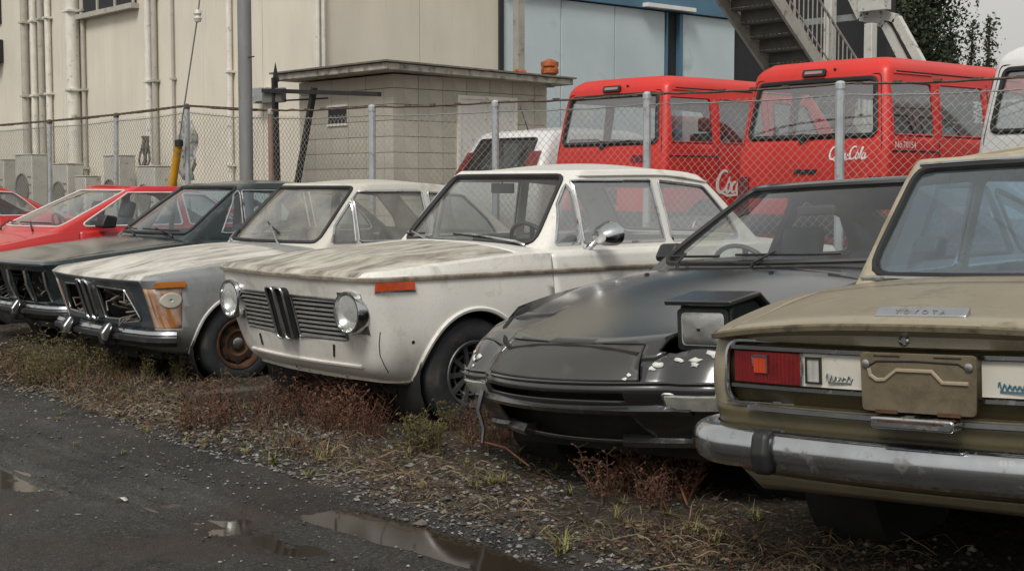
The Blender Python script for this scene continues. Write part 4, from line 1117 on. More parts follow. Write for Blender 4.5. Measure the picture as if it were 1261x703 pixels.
        rl = strip('reverse_lamp', sd * .378, sd * .335, .698, .766, .004, .012, m_clearlens, pn)
        for y0, y1, z0, z1 in ((.384, .329, .766, .772), (.384, .329, .692, .698), (.384, .378, .692, .772), (.335, .329, .692, .772)): strip('lamp_bezel', sd * y0, sd * y1, z0, z1, .0, .012, m_black, rl)
        strip('trim_strip', sd * .665, sd * .16, .786, .798, -.004, .02, m_chrome)
        strip('trim_strip', sd * .665, sd * .16, .666, .677, -.004, .02, m_chrome)
        # small script badge, too worn to read
        mb = MB(); y = sd * .27 if sd == 1 else -.25
        x = rx(y)
        P = [(x + .006, y + .04 - .085 * q / 40, .712 + .010 * math.sin(q * .95) * (1.5 if q < 6 else .7 + .4 * math.sin(q * 1.7))) for q in range(41)]
        mb.tube(P, .0022, n=4)
        mb.bar((x + .006, y + .035, .699), (x + .006, y - .042, .699), .003, .005)
        C.part('script_badge', mb, m_chromed if sd == 1 else mat('blue_badge', (.05, .14, .2), .4), pn)
    strip('lower_moulding', .60, -.60, .598, .612, -.012, .01, m_chromed, n=20)
    # plate bracket
    bx = rx(0) - .035
    ob = rpoly([(-.168, .632), (.168, .632), (.172, .800), (-.172, .800)], .014, 3)
    pm = paint('rusty_bracket_paint', (.125, .10, .06), .6, .55, (.07, .05, .03), .5, (.09, .035, .015), 0, dscale=9)
    pl = C.part('plate_bracket', MB().prism(ob, bx - .004, bx + .006, 'yz'), pm, bevel=.002)
    ridge = [(.145, .755), (.14, .735), (.12, .722), (.095, .724), (.06, .752), (-.045, .752), (-.075, .722), (-.15, .722)]
    C.part('pressed_ridge', MB().tube([(bx - .005, y, z) for y, z in ridge], .006, n=6), paint('ridge_paint', (.30, .25, .17), .5, .3, (.1, .08, .05), .2), pl)
    C.part('pressed_groove', MB().tube([(bx - .003, y, z) for y, z in [(.15, .758), (.12, .775), (.0, .778), (-.12, .775), (-.15, .758)]], .0035, n=5), m_dark, pl)
    for sd in (1, -1):
        C.part('bolt', MB().lathe([(.013, 0), (.012, .006), (.006, .008), (0, .008)], Matrix.Translation((bx - .004, sd * .152, .768)) @ Matrix.Rotation(R(-90), 4, 'Y'), 12), m_chromed, pl)
        C.part('slot', MB().box((bx - .0055, sd * .05, .789), (bx - .003, sd * .13, .793)), m_dark, pl)
        C.part('bracket_clip', MB().box((bx - .008, sd * .06, .628), (bx + .03, sd * .125, .638)), m_rust, pl)
    pl2 = C.part('plate_lamp', MB().prism(rpoly([(-.12, .590), (.12, .590), (.125, .624), (-.125, .624)], .012), bx - .05, bx + .02, 'yz'), m_chrome, bevel=.006)
    C.part('lamp_rust', MB().box((bx - .052, -.095, .609), (bx - .045, .10, .615)), m_rust, pl2)
    bl = C.ring_path(dict(lev[5], Z=.874), -.80, .002, front=False)
    C.part('boot_lip_edge', MB().sweep(bl, [(-.008, -.014), (.002, -.012), (.004, .002), (-.004, .008)]), paint('flaking_lip', (.12, .10, .06), .6, .6, (.03, .025, .016), .45, (.045, .022, .012), 0, dscale=16))
    # boot lock, name bar
    p, n = C.rear(.06, .831)
    C.part('boot_lock', MB().lathe([(.016, -.01), (.016, .006), (.011, .010), (.009, .004), (0, .004)], Matrix.Translation(p) @ Matrix.Rotation(R(-90), 4, 'Y'), 16), m_chrome)
    P = []
    for i in range(11):
        y = lerp(.165, -.11, i / 10); p, n = C.top(-.965, y); P.append(p)
    mb = MB(); mb.sweep([(p.x, p.y, p.z, -1, 0) for p in P], [(-.016, -.004), (.022, -.008), (.022, .002), (-.006, .024), (-.016, .022)])
    nb_ = C.part('name_bar', mb, m_chrome, bevel=.003)
    # boot letters on the bar
    fc = bpy.data.curves.new('letters', 'FONT'); fc.body = 'TOYOTA'; fc.size = .024; fc.extrude = .001; fc.align_x = 'CENTER'; fc.space_character = 1.9
    fo = bpy.data.objects.new('letters', fc); COL.objects.link(fo)
    me = bpy.data.meshes.new_from_object(fo); bpy.data.objects.remove(fo)
    pm_ = P[5]; lo = obj('letters', me, m_chromed, nb_, smooth=False)
    lo.rotation_euler = (R(40), 0, R(-90)); lo.location = (pm_.x - .0195, pm_.y, pm_.z + .0055)
    # bumper
    bp = C.ring_path(dict(lev[1], Z=.485), -.55, .07, front=False)
    bo = C.part('bumper', MB().sweep(bp, [(-.03, -.066), (.016, -.064), (.040, -.048), (.052, -.022), (.056, .004), (.052, .024), (.042, .042), (.026, .054), (.0, .060), (-.03, .060)]), m_chrome, angle=25)
    for y in (-.50, .50):
        q = min(bp, key=lambda p: abs(p[1] - y)); x = q[0]
        C.part('overrider', MB().prism(rpoly([(x + .0, .41), (x - .07, .415), (x - .085, .48), (x - .07, .54), (x - .02, .56)], .03), y - .03, y + .03), m_black, bo, bevel=.015)
    C.part('bumper_seam', MB().sweep(bp[6:8], [(-.03, -.064), (.044, -.037), (.060, .008), (.032, .054), (-.03, .06)]), m_black, bo)
    C.interior(1.78, -.18, .945, .61, sx=(1.05, .25), wheel_y=-.34)
    C.under(3.0, -.30, .22, .55, (2.1, 2.9), .7)
    C.wheels((0, 2.55), .77, .30, .165, style='steel', rr=.17, rim_m=m_chromed)
    return C
# ================================================================ vans in the yard behind the fence
YARD = .48           # level of the raised yard
def script_logo(h):
    """hand-lettered script 'Coca-Cola' as ribbon polygons; returns MB in (x right, y up), x from 0"""
    mb = MB(); sl = .28
    def rib(P, w):
        n = len(P); L, Rr = [], []
        for i in range(n):
            a = Vector(P[max(0, i - 1)]); b = Vector(P[min(n - 1, i + 1)]); t = (b - a).normalized(); nn = Vector((-t.y, t.x))
            k = w * (.35 + .65 * math.sin(math.pi * (i + .6) / (n + .2))) * .5
            p = Vector(P[i]); L.append(p + nn * k); Rr.append(p - nn * k)
        mb.grid([[((q.x + sl * q.y) * h, q.y * h, 0) for q in pr] for pr in zip(L, Rr)])
    def arc(cx, cy, rx, ry, a0, a1, n=18): return [(cx + rx * math.cos(R(lerp(a0, a1, i / n))), cy + ry * math.sin(R(lerp(a0, a1, i / n)))) for i in range(n + 1)]
    w = .15; x = 0
    rib(arc(.36, .5, .36, .5, 55, 330), w * 1.25); rib([(.66, .28), (.74, .5), (.80, .72)], w * .6)
    rib(arc(.84, .24, .15, .24, 90, 450), w)
    rib(arc(1.22, .24, .15, .24, 50, 320), w)
    rib(arc(1.56, .24, .15, .24, 90, 450), w); rib([(1.72, .48), (1.73, .2), (1.82, .02), (1.95, .16)], w)
    rib([(1.92, .30), (2.16, .36)], w * 1.1)
    rib(arc(2.56, .5, .36, .5, 55, 330), w * 1.25); rib([(.30, .02), (.9, -.16), (1.7, -.10), (2.35, .02)], w * .8); rib([(2.86, .28), (2.94, .5), (3.0, .72)], w * .6)
    rib(arc(3.04, .24, .15, .24, 90, 450), w)
    rib([(3.30, .1), (3.40, .6), (3.46, .95), (3.36, .98), (3.32, .5), (3.36, .05), (3.48, .08)], w)
    rib(arc(3.70, .24, .15, .24, 90, 450), w); rib([(3.86, .48), (3.87, .2), (3.96, .02), (4.10, .16)], w)
    return mb
def font_mesh(txt, size):
    fc = bpy.data.curves.new('letters', 'FONT'); fc.body = txt; fc.size = size
    fo = bpy.data.objects.new('letters', fc); COL.objects.link(fo)
    me = bpy.data.meshes.new_from_object(fo); bpy.data.objects.remove(fo); return me

m_glassv = glass('van_glass', (.90, .93, .93), .06, (.5, .5, .48), refl=2.2)
def van(name, label, u_right, v_rear, color, logo_rear=False, logo_side=False, number=None, group=None):
    hw = .875
    C = Car(name, label, 'van', (u_right - hw, v_rear, YARD), R(90), group=group)
    red = color == 'red'
    pv = paint('van_red_paint' if red else 'van_white_paint', (.56, .020, .012) if red else (.62, .62, .60), .42, .05, (.30, .03, .02) if red else (.3, .28, .24), -.3, coat=.12, fade=(.60, .026, .018) if red else None)
    Y = lambda a: [(0, a - .01), (1.2, a), (2.8, a), (3.7, a - .06)]
    lev = [
        dict(xr=.06, br=.04, rr=(.08, .08), xf=3.72, bf=.12, rf=(.2, .2), Y=Y(.80), Z=.26),
        dict(xr=.0, br=.04, rr=(.08, .08), xf=3.85, bf=.12, rf=(.2, .2), Y=Y(.86), Z=.50),
        dict(xr=.0, br=.04, rr=(.08, .08), xf=3.82, bf=.12, rf=(.2, .2), Y=Y(.875), Z=.85),
        dict(xr=.02, br=.04, rr=(.08, .09), xf=3.55, bf=.12, rf=(.2, .2), Y=Y(.87), Z=1.20),
        dict(xr=.11, br=.04, rr=(.09, .10), xf=3.0, bf=.12, rf=(.2, .2), Y=Y(.80), Z=1.78),
        dict(xr=.155, br=.04, rr=(.10, .12), xf=2.8, bf=.12, rf=(.2, .2), Y=Y(.77), Z=1.92),
        dict(xr=.24, br=.04, rr=(.12, .14), xf=2.6, bf=.12, rf=(.2, .2), Y=Y(.68), Z=2.0),
    ]
    C.shell(lev, [(0, .035), (1.4, .05), (3, .03)], dF=.4, dR=.3, nseg=6, p=2.2)
    C.gm = C.bm; C.gvh = C.bvh
    C.arches((.72, 3.12), .31, .36)
    C.window('rear_window', rpoly([(-.735, 1.275), (.735, 1.275), (.665, 1.80), (-.665, 1.80)], .06), 'yz', lambda c, n: n.x < -.3 and c.x < 1, m_glassv, m_seal, .026)
    C.window('windscreen', rpoly([(-.72, 1.22), (.72, 1.22), (.64, 1.74), (-.64, 1.74)], .06), 'yz', lambda c, n: n.x > .3 and c.x > 2.4, m_glassv)
    for sd in (1, -1):
        sf = lambda c, n: c.y * sd > .3 and abs(n.y) > .4
        pin = mat('van_pillar', (.45, .018, .02), .4, var=.1) if red else m_seal
        for x0, x1 in ((.16, .84), (.94, 1.74)):
            C.window('side_window', rpoly([(x0, 1.28), (x1, 1.28), (x1, 1.765), (x0 + .03, 1.765)], .04), 'xz', sf, m_glassv, pin, .010)
        C.window('door_window', rpoly([(1.92, 1.24), (2.85, 1.24), (2.55, 1.74), (1.94, 1.765)], .05), 'xz', sf, m_glassv, m_seal, .010)
        # roof gutter groove above the rear side window
        P = [C.side(x, 1.845, sd)[0] for x in np.linspace(.25, .86, 8)]
        C.part('roof_groove', MB().tube([p + Vector((0, sd * .002, 0)) for p in P], .009, n=5), pv)
        lp = C.patch('tail_lamp', 'rear', sd * .70, sd * .84, .52, .90, .02, m_redlens, na=4, nb=6)
    del C.gm
    C.body(pv)
    def seam(name, pts, r=.006): C.part(name, MB().tube([p + n * .0005 for p, n in pts], r, n=5), m_seal)
    tg = rpoly([(-.80, .52), (.80, .52), (.80, 1.22), (.715, 1.84), (-.715, 1.84), (-.80, 1.22)], .05)
    seam('tailgate_seam', [C.rear(y, z) for y, z in tg + tg[:1]])
    for sd in (1, -1):
        seam('door_seam', [C.side(1.83, z, sd) for z in np.linspace(.45, 1.80, 14)]); seam('door_seam', [C.side(.90, z, sd) for z in np.linspace(.70, 1.24, 8)])
        seam('slide_rail', [C.side(x, 1.13, sd) for x in np.linspace(.12, .90, 8)], .009)
        seam('roof_gutter', [C.side(x, 1.865, sd) for x in np.linspace(.30, 2.5, 14)], .007)
    C.part('tailgate_handle', MB().box((-.02, -.13, .93), (.03, .13, .97)), m_black, bevel=.01)
    C.patch('high_brake_lamp', 'rear', .13, -.13, 1.845, 1.90, .03, m_black, na=6, nb=2, bevel=.01)
    C.patch('brake_lens', 'rear', .10, -.10, 1.862, 1.885, .033, mat('dull_red_lens', (.3, .2, .2), .3), na=4, nb=1)
    p, n = C.rear(-.22, 1.90); C.part('washer_jet', MB().blob(p + n * .01, .016, 1, 0), m_black)
    a, na_ = C.rear(.05, 1.26); b, nb_ = C.rear(-.40, 1.30)
    C.part('rear_wiper', MB().tube([a + na_ * .03, b + nb_ * .03], .008, n=5).lathe([(.05, 0), (.045, .03), (0, .035)], Matrix.Translation(a) @ Matrix.Rotation(R(-90), 4, 'Y'), 12), m_black)
    C.patch('plate_recess', 'rear', .20, -.20, .60, .78, .006, m_black if red else m_chromed, na=6, nb=3)
    bp = C.ring_path(dict(lev[1], Z=.44), .35, .0, front=False)
    C.part('rear_bumper', MB().sweep(bp, [(-.02, -.10), (.05, -.09), (.07, 0), (.05, .09), (-.02, .10)]), m_black)
    mw = mat('logo_white', (.75, .73, .72), .5, var=.05)
    if logo_rear:
        mb = script_logo(.115); mb.v = [((C.rear(-.26 - x * .85, 1.06 + y)[0].x - .006), -.26 - x * .85, 1.06 + y) for x, y, z in mb.v]
        C.part('logo', mb, mw, smooth=False, solid=.002)
    if logo_side:
        mb = script_logo(.24); mb.v = [(.86 + x * 1.0, C.side(.86 + x, .74 + y, -1)[0].y - .006, .74 + y) for x, y, z in mb.v]
        C.part('logo', mb, mw, smooth=False, solid=.002)
        C.patch('sticker', 'rear', -.40, -.56, 1.06, 1.14, .004, mat('dark_sticker', (.12, .01, .02), .6), na=3, nb=2)
    if number:
        me = font_mesh(number, .085); o = obj('number', me, mw, C.root, smooth=False)
        p, n = C.side(.17, 1.16, -1); o.location = (p.x, p.y - .008, p.z); o.rotation_euler = (R(86), 0, 0)
    # load space and seats
    mb = MB(); mb.box((.15, -.74, .45), (3.3, .74, .50)); mb.box((2.0, -.74, .5), (2.04, .74, 1.2))
    C.part('load_floor', mb, m_int)
    for sd in (1, -1):
        st = C.part('seat', MB().box((2.1, sd * .35 - .25, .8), (2.6, sd * .35 + .25, .95)).box((2.06, sd * .35 - .25, .9), (2.2, sd * .35 + .25, 1.45)), m_seat, bevel=.04)
        C.part('headrest', MB().box((2.08, sd * .35 - .13, 1.47), (2.17, sd * .35 + .13, 1.64)), m_seat, st, bevel=.03)
    C.under(3.3, .2, .24, .62)
    C.wheels((.72, 3.12), .83, .30, .17, style='steel', rr=.18, rim_m=m_chromed)
    return C

def white_hatch():
    C = Car('white_hatchback_car', 'white hatchback with black rear window and tall red tail lamp behind the fence', 'car', (-12.98, 10.85, YARD), R(90))
    pv = paint('hatch_white_paint', (.62, .62, .60), .3, .05, (.3, .28, .24), -.3, coat=.4)
    Y = lambda a: [(0, a - .02), (1.2, a), (2.8, a), (3.9, a - .06)]
    lev = [
        dict(xr=.08, br=.06, rr=(.12, .14), xf=3.95, bf=.12, rf=(.2, .2), Y=Y(.78), Z=.24),
        dict(xr=.0, br=.07, rr=(.12, .14), xf=4.1, bf=.12, rf=(.2, .2), Y=Y(.84), Z=.50),
        dict(xr=.02, br=.07, rr=(.12, .14), xf=4.05, bf=.12, rf=(.2, .2), Y=Y(.85), Z=.80),
        dict(xr=.10, br=.07, rr=(.12, .14), xf=3.2, bf=.12, rf=(.2, .2), Y=Y(.82), Z=[(0, 1.02), (2.5, .98), (4, .9)]),
        dict(xr=.34, br=.07, rr=(.14, .16), xf=2.3, bf=.12, rf=(.2, .2), Y=Y(.69), Z=[(0, 1.40), (1.5, 1.44), (3, 1.38)]),
        dict(xr=.44, br=.07, rr=(.16, .18), xf=2.1, bf=.12, rf=(.2, .2), Y=Y(.60), Z=[(0, 1.47), (1.5, 1.51), (3, 1.46)]),
    ]
    C.shell(lev, [(0, .03), (1.4, .05), (3, .03)], dF=.4, dR=.3, nseg=6, p=2.2)
    C.gm = C.bm; C.gvh = C.bvh
    C.arches((.75, 3.3), .32, .36)
    C.window('rear_window', rpoly([(-.60, 1.0), (.60, 1.0), (.53, 1.385), (-.53, 1.385)], .05), 'yz', lambda c, n: n.x < -.25 and c.x < 1, glass('tinted_glass', (.12, .14, .15), .05), m_seal, .014)
    C.window('windscreen', rpoly([(-.66, 1.02), (.66, 1.02), (.55, 1.38), (-.55, 1.38)], .05), 'yz', lambda c, n: n.x > .25 and c.x > 2, m_glass)
    for sd in (1, -1):
        sf = lambda c, n: c.y * sd > .3 and abs(n.y) > .35
        for P in ([(.55, 1.04), (1.25, 1.02), (1.25, 1.38), (.75, 1.36)], [(1.32, 1.02), (2.6, 1.0), (2.2, 1.37), (1.32, 1.38)]):
            C.window('side_window', rpoly(P, .04), 'xz', sf, m_glass)
    del C.gm
    C.body(pv)
    for sd in (1, -1):
        C.patch('tail_lamp', 'rear', sd * .60, sd * .76, .86, 1.22, .015, m_redlens, na=4, nb=8, skew=-sd * .07)
    pt, n = C.top(.7, .0); C.part('roof_antenna', MB().tube([pt, pt + Vector((-.14, 0, .30))], [.008, .004], n=5), m_black)
    C.under(3.6, .2, .24, .6)
    C.part('cabin_lining', MB().box((.3, -.66, .5), (3.2, .66, .55)).box((1.3, -.6, .55), (1.45, .6, 1.2)), m_int)
    C.wheels((.75, 3.3), .82, .32, .19, style='alloy', rr=.20)
    return C

# ================================================================ buildings and yard
def panels(parent, name, fixed, axis, segs, z0, z1, th, m, gap=.012, jitter=.003):
    """upright wall panels with open joints; axis 'u' (wall along x at y=fixed) or 'v' (wall along y at x=fixed)"""
    for a, b in segs:
        j = random.uniform(-jitter, jitter)
        if axis == 'u': mb = MB().box((a + gap / 2, fixed + j, z0), (b - gap / 2, fixed + th, z1))
        else: mb = MB().box((fixed - th, a + gap / 2, z0), (fixed + j, b - gap / 2, z1))
        obj(name, mb, m, parent, bevel=.004)

def buildings():
    WU, WV = -17.5, 11.35
    t = NT('cream_wall'); v = t.mapv((1.2, 1.2, .22)); n1 = t.noise(1.6, 8, .65, v); n2 = t.noise(.6, 5)
    c = t.mix(t.ramp(n1, .35, .75), (.68, .63, .53), (.60, .555, .46)); c = t.mix(t.math('MULTIPLY', t.ramp(n2, .45, .75), .5), c, (.50, .465, .395))
    c = t.mix(t.math('MULTIPLY', t.ramp(t.noise(3, 9, .7, t.mapv((4, 4, .35))), .58, .8), .55), c, (.30, .27, .22)); t.col(c); t.rough(.75); t.bump(n1, .1, .01)
    m_cream = t.m
    m_joint = mat('wall_joint', (.22, .20, .17), .8)
    m_blue = mat('pale_blue_steel', (.50, .585, .61), .55, var=.10, scale=.6, dirt=.12, dirtcol=(.36, .43, .45), dscale=1.2)
    m_blued = mat('shade_and_frame_blue', (.07, .15, .22), .55, var=.2, scale=1.2)  # canopy shade of the upper band, also the blue of the door frame
    m_steel = mat('galvanised_steel', (.36, .37, .37), .45, .4, var=.15, scale=8, dirt=.15, dirtcol=(.2, .19, .17))
    m_pipe = mat('painted_pipe', (.66, .63, .56), .6, var=.1, dirt=.12, dirtcol=(.25, .22, .17))
    m_pipeg = mat('grey_pipe', (.40, .375, .325), .6, var=.1, dirt=.1, dirtcol=(.2, .18, .14))
    m_shadow = mat('shade_black', (.020, .022, .024), .8)  # near-black for openings and for shade painted around the stairs
    # ---- cream warehouse
    W = tag(empty('warehouse', None, (WU, WV, YARD)), 'large cream-panelled warehouse with downpipes and a high barred window', 'building')
    def P(name, mb, m, par=None, **k):
        o = obj(name, mb, m, par or W, **k)
        if par is None: o.location = (-WU, -WV, -YARD)
        return o
    P('backing_wall', MB().box((-42, WV + .09, .3), (WU - .09, WV + .3, 9)).box((WU - .3, WV + .3, .3), (WU - .09, 15.0, 9)), m_joint)
    segu = [-42, -37, -33.2]; x = -30.4
    while x < WU - .5: segu.append(x); x += 1.9
    segu = [s for s in segu if s < WU - .8] + [WU]
    W2 = empty('wall', W, (-WU, -WV, -YARD))
    panels(W2, 'wall_panel', WV, 'u', list(zip(segu[:-1], segu[1:])), .32, 9, .08, m_cream)
    panels(W2, 'wall_panel', WU, 'v', [(WV + .085, WV + 1.95), (WV + 1.95, 15.0)], .32, 9, .08, m_cream)
    P('corner_trim', MB().box((WU - .02, WV - .03, .4), (WU + .03, WV + .10, 9)), m_pipe, bevel=.01)
    P('plinth', MB().box((-42, WV - .05, .35), (WU + .04, WV - .004, .75)).box((WU + .004, WV - .05, .35), (WU + .05, 15, .75)), mat('concrete_plinth', (.26, .25, .22), .85, var=.2, dirt=.3))
    # upper barred window
    a, b = at_v(104, 21, WV), at_v(169, 10, WV)
    win = P('window', MB().box((a.x, WV - .06, a.z + .03), (b.x, WV - .035, a.z + 1.4)), m_shadow)
    for q in range(4):
        x = lerp(a.x, b.x, q / 3); obj('window_frame', MB().box((x - .03, WV - .09, a.z + .03), (x + .03, WV - .062, a.z + 1.4)), m_pipeg, win)
    obj('sill', MB().box((a.x - .08, WV - .16, a.z - .06), (b.x + .08, WV - .004, a.z + .03)), m_pipeg, win)
    P('window', MB().box((at_v(0, 50, WV).x - .6, WV - .05, at_v(0, 30, WV).z), (at_v(3, 50, WV).x, WV - .004, at_v(0, 0, WV).z + .6)), m_shadow)
    P('wall_lamp', MB().box((at_v(-8, 70, WV).x, WV - .28, at_v(0, 78, WV).z), (at_v(5, 70, WV).x, WV - .004, at_v(0, 50, WV).z)), m_black, bevel=.02)
    # downpipes
    for px, r, mm in ((38, .075, m_pipeg), (48, .06, m_pipe), (57, .06, m_pipeg), (66, .06, m_pipe), (92, .03, m_pipeg), (100, .13, m_pipe), (108, .04, m_pipeg), (190, .07, m_pipe), (196, .05, m_pipeg), (217, .025, m_pipeg), (288, .05, m_pipe)):
        q = at_v(px, 150, WV); o = P('downpipe', MB().tube([(q.x, WV - r - .02, .45), (q.x, WV - r - .02, 8.5)], r, n=12), mm)
        for z in (1.6, 3.1, 4.6): obj('pipe_clip', MB().box((q.x - r - .03, WV - r * 2 - .03, z), (q.x + r + .03, WV - .006, z + .04)), mm, o)
    for px in (389, 396):
        q = at_u(px, 60, WU); P('downpipe', MB().tube([(WU + .05, q.y, .45), (WU + .05, q.y, 8.5)], .035, n=8), m_pipe)
    # conduit with junction box
    q = at_v(325, 118, WV - .1)
    P('junction_box', MB().box((q.x - .18, WV - .2, q.z - .12), (q.x + .18, WV - .004, q.z + .12)), m_steel, bevel=.01)
    # ---- blue steel building
    B = tag(empty('blue_building', None, (WU, 15, YARD)), 'pale blue steel-panelled hall with a dark doorway gap beside the staircase', 'building')
    def PB(name, mb, m, par=None, **k):
        o = obj(name, mb, m, par or B, **k)
        if par is None: o.location = (-WU, -15, -YARD)
        return o
    vs = [at_u(p, 50, WU).y for p in (617, 691, 757, 819)]; v2 = [at_u(p, 50, WU).y for p in (840, 905)]
    B2 = empty('wall', B, (-WU, -15, -YARD)); top = at_u(691, 0, WU).z
    panels(B2, 'steel_panel', WU, 'v', list(zip(vs[:-1], vs[1:])) + [tuple(v2)], .4, top, .06, m_blue, .02)
    PB('backing_wall', MB().box((WU - .4, vs[0] + .02, .3), (WU - .07, v2[1] + 5, 9)), m_shadow)  # runs on bare past the panels: shade by the stairs, painted near-black
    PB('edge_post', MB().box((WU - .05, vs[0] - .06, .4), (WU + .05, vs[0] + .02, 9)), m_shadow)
    PB('canopy_shade_band', MB().box((WU - .06, vs[0] + .02, top + .02), (WU + .09, v2[1] + .3, 9)), m_blued)  # canopy shade above the panels, put in as a deep blue band
    PB('door_frame', MB().box((WU - .06, vs[3] + .01, .4), (WU + .03, vs[3] + .05, top)).box((WU - .06, v2[0] - .1, .4), (WU + .03, v2[0] - .01, top)), m_blued)
    qa = at_u(815, 2, WU); PB('strip_light', MB().box((WU + .09, qa.y - .6, top + .03), (WU + .22, qa.y + .7, top + .10)), mat('white_enamel', (.7, .7, .68), .4))
    # ---- outside stair, falling away from the camera
    S = tag(empty('steel_staircase', None, (-14.5, 17.5, YARD)), 'grey steel outside staircase with slatted treads and baluster railing', 'staircase')
    def PS(name, mb, m, par=None, **k):
        o = obj(name, mb, m, par or S, **k)
        if par is None: o.location = (14.5, -17.5, -YARD)
        return o
    m_st = mat('stair_steel', (.34, .325, .29), .6, .2, var=.15, scale=5, dirt=.2, dirtcol=(.2, .16, .12))
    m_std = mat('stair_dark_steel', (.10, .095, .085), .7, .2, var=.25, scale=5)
    zl = lambda v: 4.26 - .85 * (v - 17.57)
    u0, u1 = -15.05, -14.0; va, vb = 15.2, 21.9
    for u in (u0, u1):
        PS('stringer', MB().prism([(va, zl(va)), (vb, zl(vb)), (vb, zl(vb) + .28), (va, zl(va) + .28)], u - .03, u + .03, 'yz'), m_st)
    v = va + .15
    while v < vb:
        z = zl(v) + .14; PS('tread', MB().box((u0 + .03, v, z), (u1 - .03, v + .27, z + .035)), m_std); PS('riser', MB().box((u0 + .03, v + .24, z - .17), (u1 - .03, v + .255, z + .012)), m_std); v += .25
    for u in (u1, u0):
        PS('handrail', MB().tube([(u, va, zl(va) + 1.15), (u, vb, zl(vb) + 1.15)], .025, n=6), m_st); PS('lower_rail', MB().tube([(u, va, zl(va) + .42), (u, vb, zl(vb) + .42)], .015, n=6), m_st)
        v = va
        while v < vb:
            PS('baluster', MB().tube([(u, v, zl(v) + .25), (u, v, zl(v) + 1.15)], .011 if int(v * 8.4) % 8 else .022, n=5), m_st); v += .12
    PS('landing', MB().box((u0 - .1, 13.0, zl(va) + .05), (u1 + .05, va + .1, zl(va) + .25)), m_st)
    PS('post', MB().box((u0, 13.1, .4), (u0 + .12, 13.22, zl(va) + .05)), m_st)
    # ---- second stair block with landing and canopy behind
    K = tag(empty('roofed_stair_block', None, (-11.5, 22, YARD)), 'dark roofed stair block with pale edge beams and posts behind the red vans', 'building')
    def PK(name, mb, m, par=None, **k):
        o = obj(name, mb, m, par or K, **k)
        if par is None: o.location = (11.5, -22, -YARD)
        return o
    m_edge = mat('pale_edge_beam', (.50, .49, .45), .6, var=.08, dirt=.2)
    V0 = 22.0
    q = lambda px, py: at_v(px, py, V0)
    def beam(pts, w, m, d=.16):
        for a, b in zip(pts[:-1], pts[1:]):
            A, Bq = q(*a), q(*b); PK('edge_beam', MB().bar(A, Bq, .12, w), m)
    beam([(1044, -14), (1061, 22), (1090, 30), (1113, 76), (1125, 104)], .13, m_edge)
    beam([(1066, -10), (1072, 15), (1104, 23), (1132, 74), (1150, 108)], .16, m_edge)
    A = [q(*p) for p in ((1044, -14), (1061, 22), (1090, 30), (1125, 104))]; Bp = [q(*p) for p in ((1066, -10), (1072, 15), (1104, 23), (1150, 108))]
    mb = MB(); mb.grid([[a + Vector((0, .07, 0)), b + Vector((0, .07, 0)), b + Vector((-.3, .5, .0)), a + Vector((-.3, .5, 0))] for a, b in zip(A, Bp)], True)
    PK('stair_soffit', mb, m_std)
    for px in (1038, 1088):
        p = q(px, 60); PK('post', MB().box((p.x - .085, V0 - .5, .4), (p.x + .085, V0 - .33, at_v(px, -20 if px < 1050 else 28, V0 - .4).z)), m_edge, bevel=.01)
    a, b = q(1068, 18), q(1100, 20); PK('parapet', MB().box((a.x, V0 - .3, a.z + .02), (b.x + .05, V0 - .15, a.z + 1.4)), m_edge)
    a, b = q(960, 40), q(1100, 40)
    PK('rear_wall', MB().box((a.x - 2.5, 25.5, .4), (at_v(1092, 40, 25.5).x, 25.8, 8)), m_shadow)  # near-black colour stands for the shade under the canopy
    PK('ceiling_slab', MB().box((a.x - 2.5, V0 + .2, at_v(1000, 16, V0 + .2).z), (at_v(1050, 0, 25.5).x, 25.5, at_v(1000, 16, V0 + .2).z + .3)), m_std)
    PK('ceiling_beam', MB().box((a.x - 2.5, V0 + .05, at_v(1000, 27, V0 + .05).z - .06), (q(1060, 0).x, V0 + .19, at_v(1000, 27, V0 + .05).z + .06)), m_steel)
    # ---- block shed
    SU, SV, SL, SW, SH = -14.6, 10.65, 2.7, 2.25, 2.74
    H = tag(empty('block_shed', None, (SU, SV, YARD)), 'small grey concrete-block shed with thin overhanging roof and white door', 'shed')
    t = NT('concrete_block'); n1 = t.noise(2.2, 8, .65); st = t.noise(2, 8, .7, t.mapv((5, 5, .5)))
    c = t.mix(t.ramp(n1, .35, .7), (.46, .43, .36), (.37, .345, .285)); c = t.mix(t.math('MULTIPLY', t.ramp(st, .55, .75), .45), c, (.12, .11, .095)); t.col(c); t.rough(.9); t.bump(t.noise(70, 3), .35, .006)
    m_blk = t.m
    def PH(name, mb, m, par=None, **k):
        o = obj(name, mb, m, par or H, **k)
        if par is None: o.location = (-SU, -SV, -YARD)
        return o
    core = PH('mortar_core', MB().box((SU - SW + .02, SV + .02, .4), (SU - .02, SV + SL - .02, SH - .02)), mat('mortar', (.19, .175, .145), .9))
    bh, bw = .208, .41; z = .48; row = 0
    wl_ = at_v(405, 133, SV); wr_ = at_v(427, 152, SV)
    d0 = at_u(566, 150, SU).y; d1 = at_u(632, 150, SU).y; dz = at_u(600, 122, SU).z
    meshes = {}
    def blk(kind, w, h):
        k = (kind, round(w, 3), round(h, 3))
        if k not in meshes:
            mb = MB().box((-w / 2, 0, -h / 2), (w / 2, .025, h / 2)) if kind == 'u' else MB().box((-.025, -w / 2, -h / 2), (0, w / 2, h / 2))
            o = obj('block', mb, m_blk, H, bevel=.004); meshes[k] = o.data; COL.objects.unlink(o); bpy.data.objects.remove(o)
        return meshes[k]
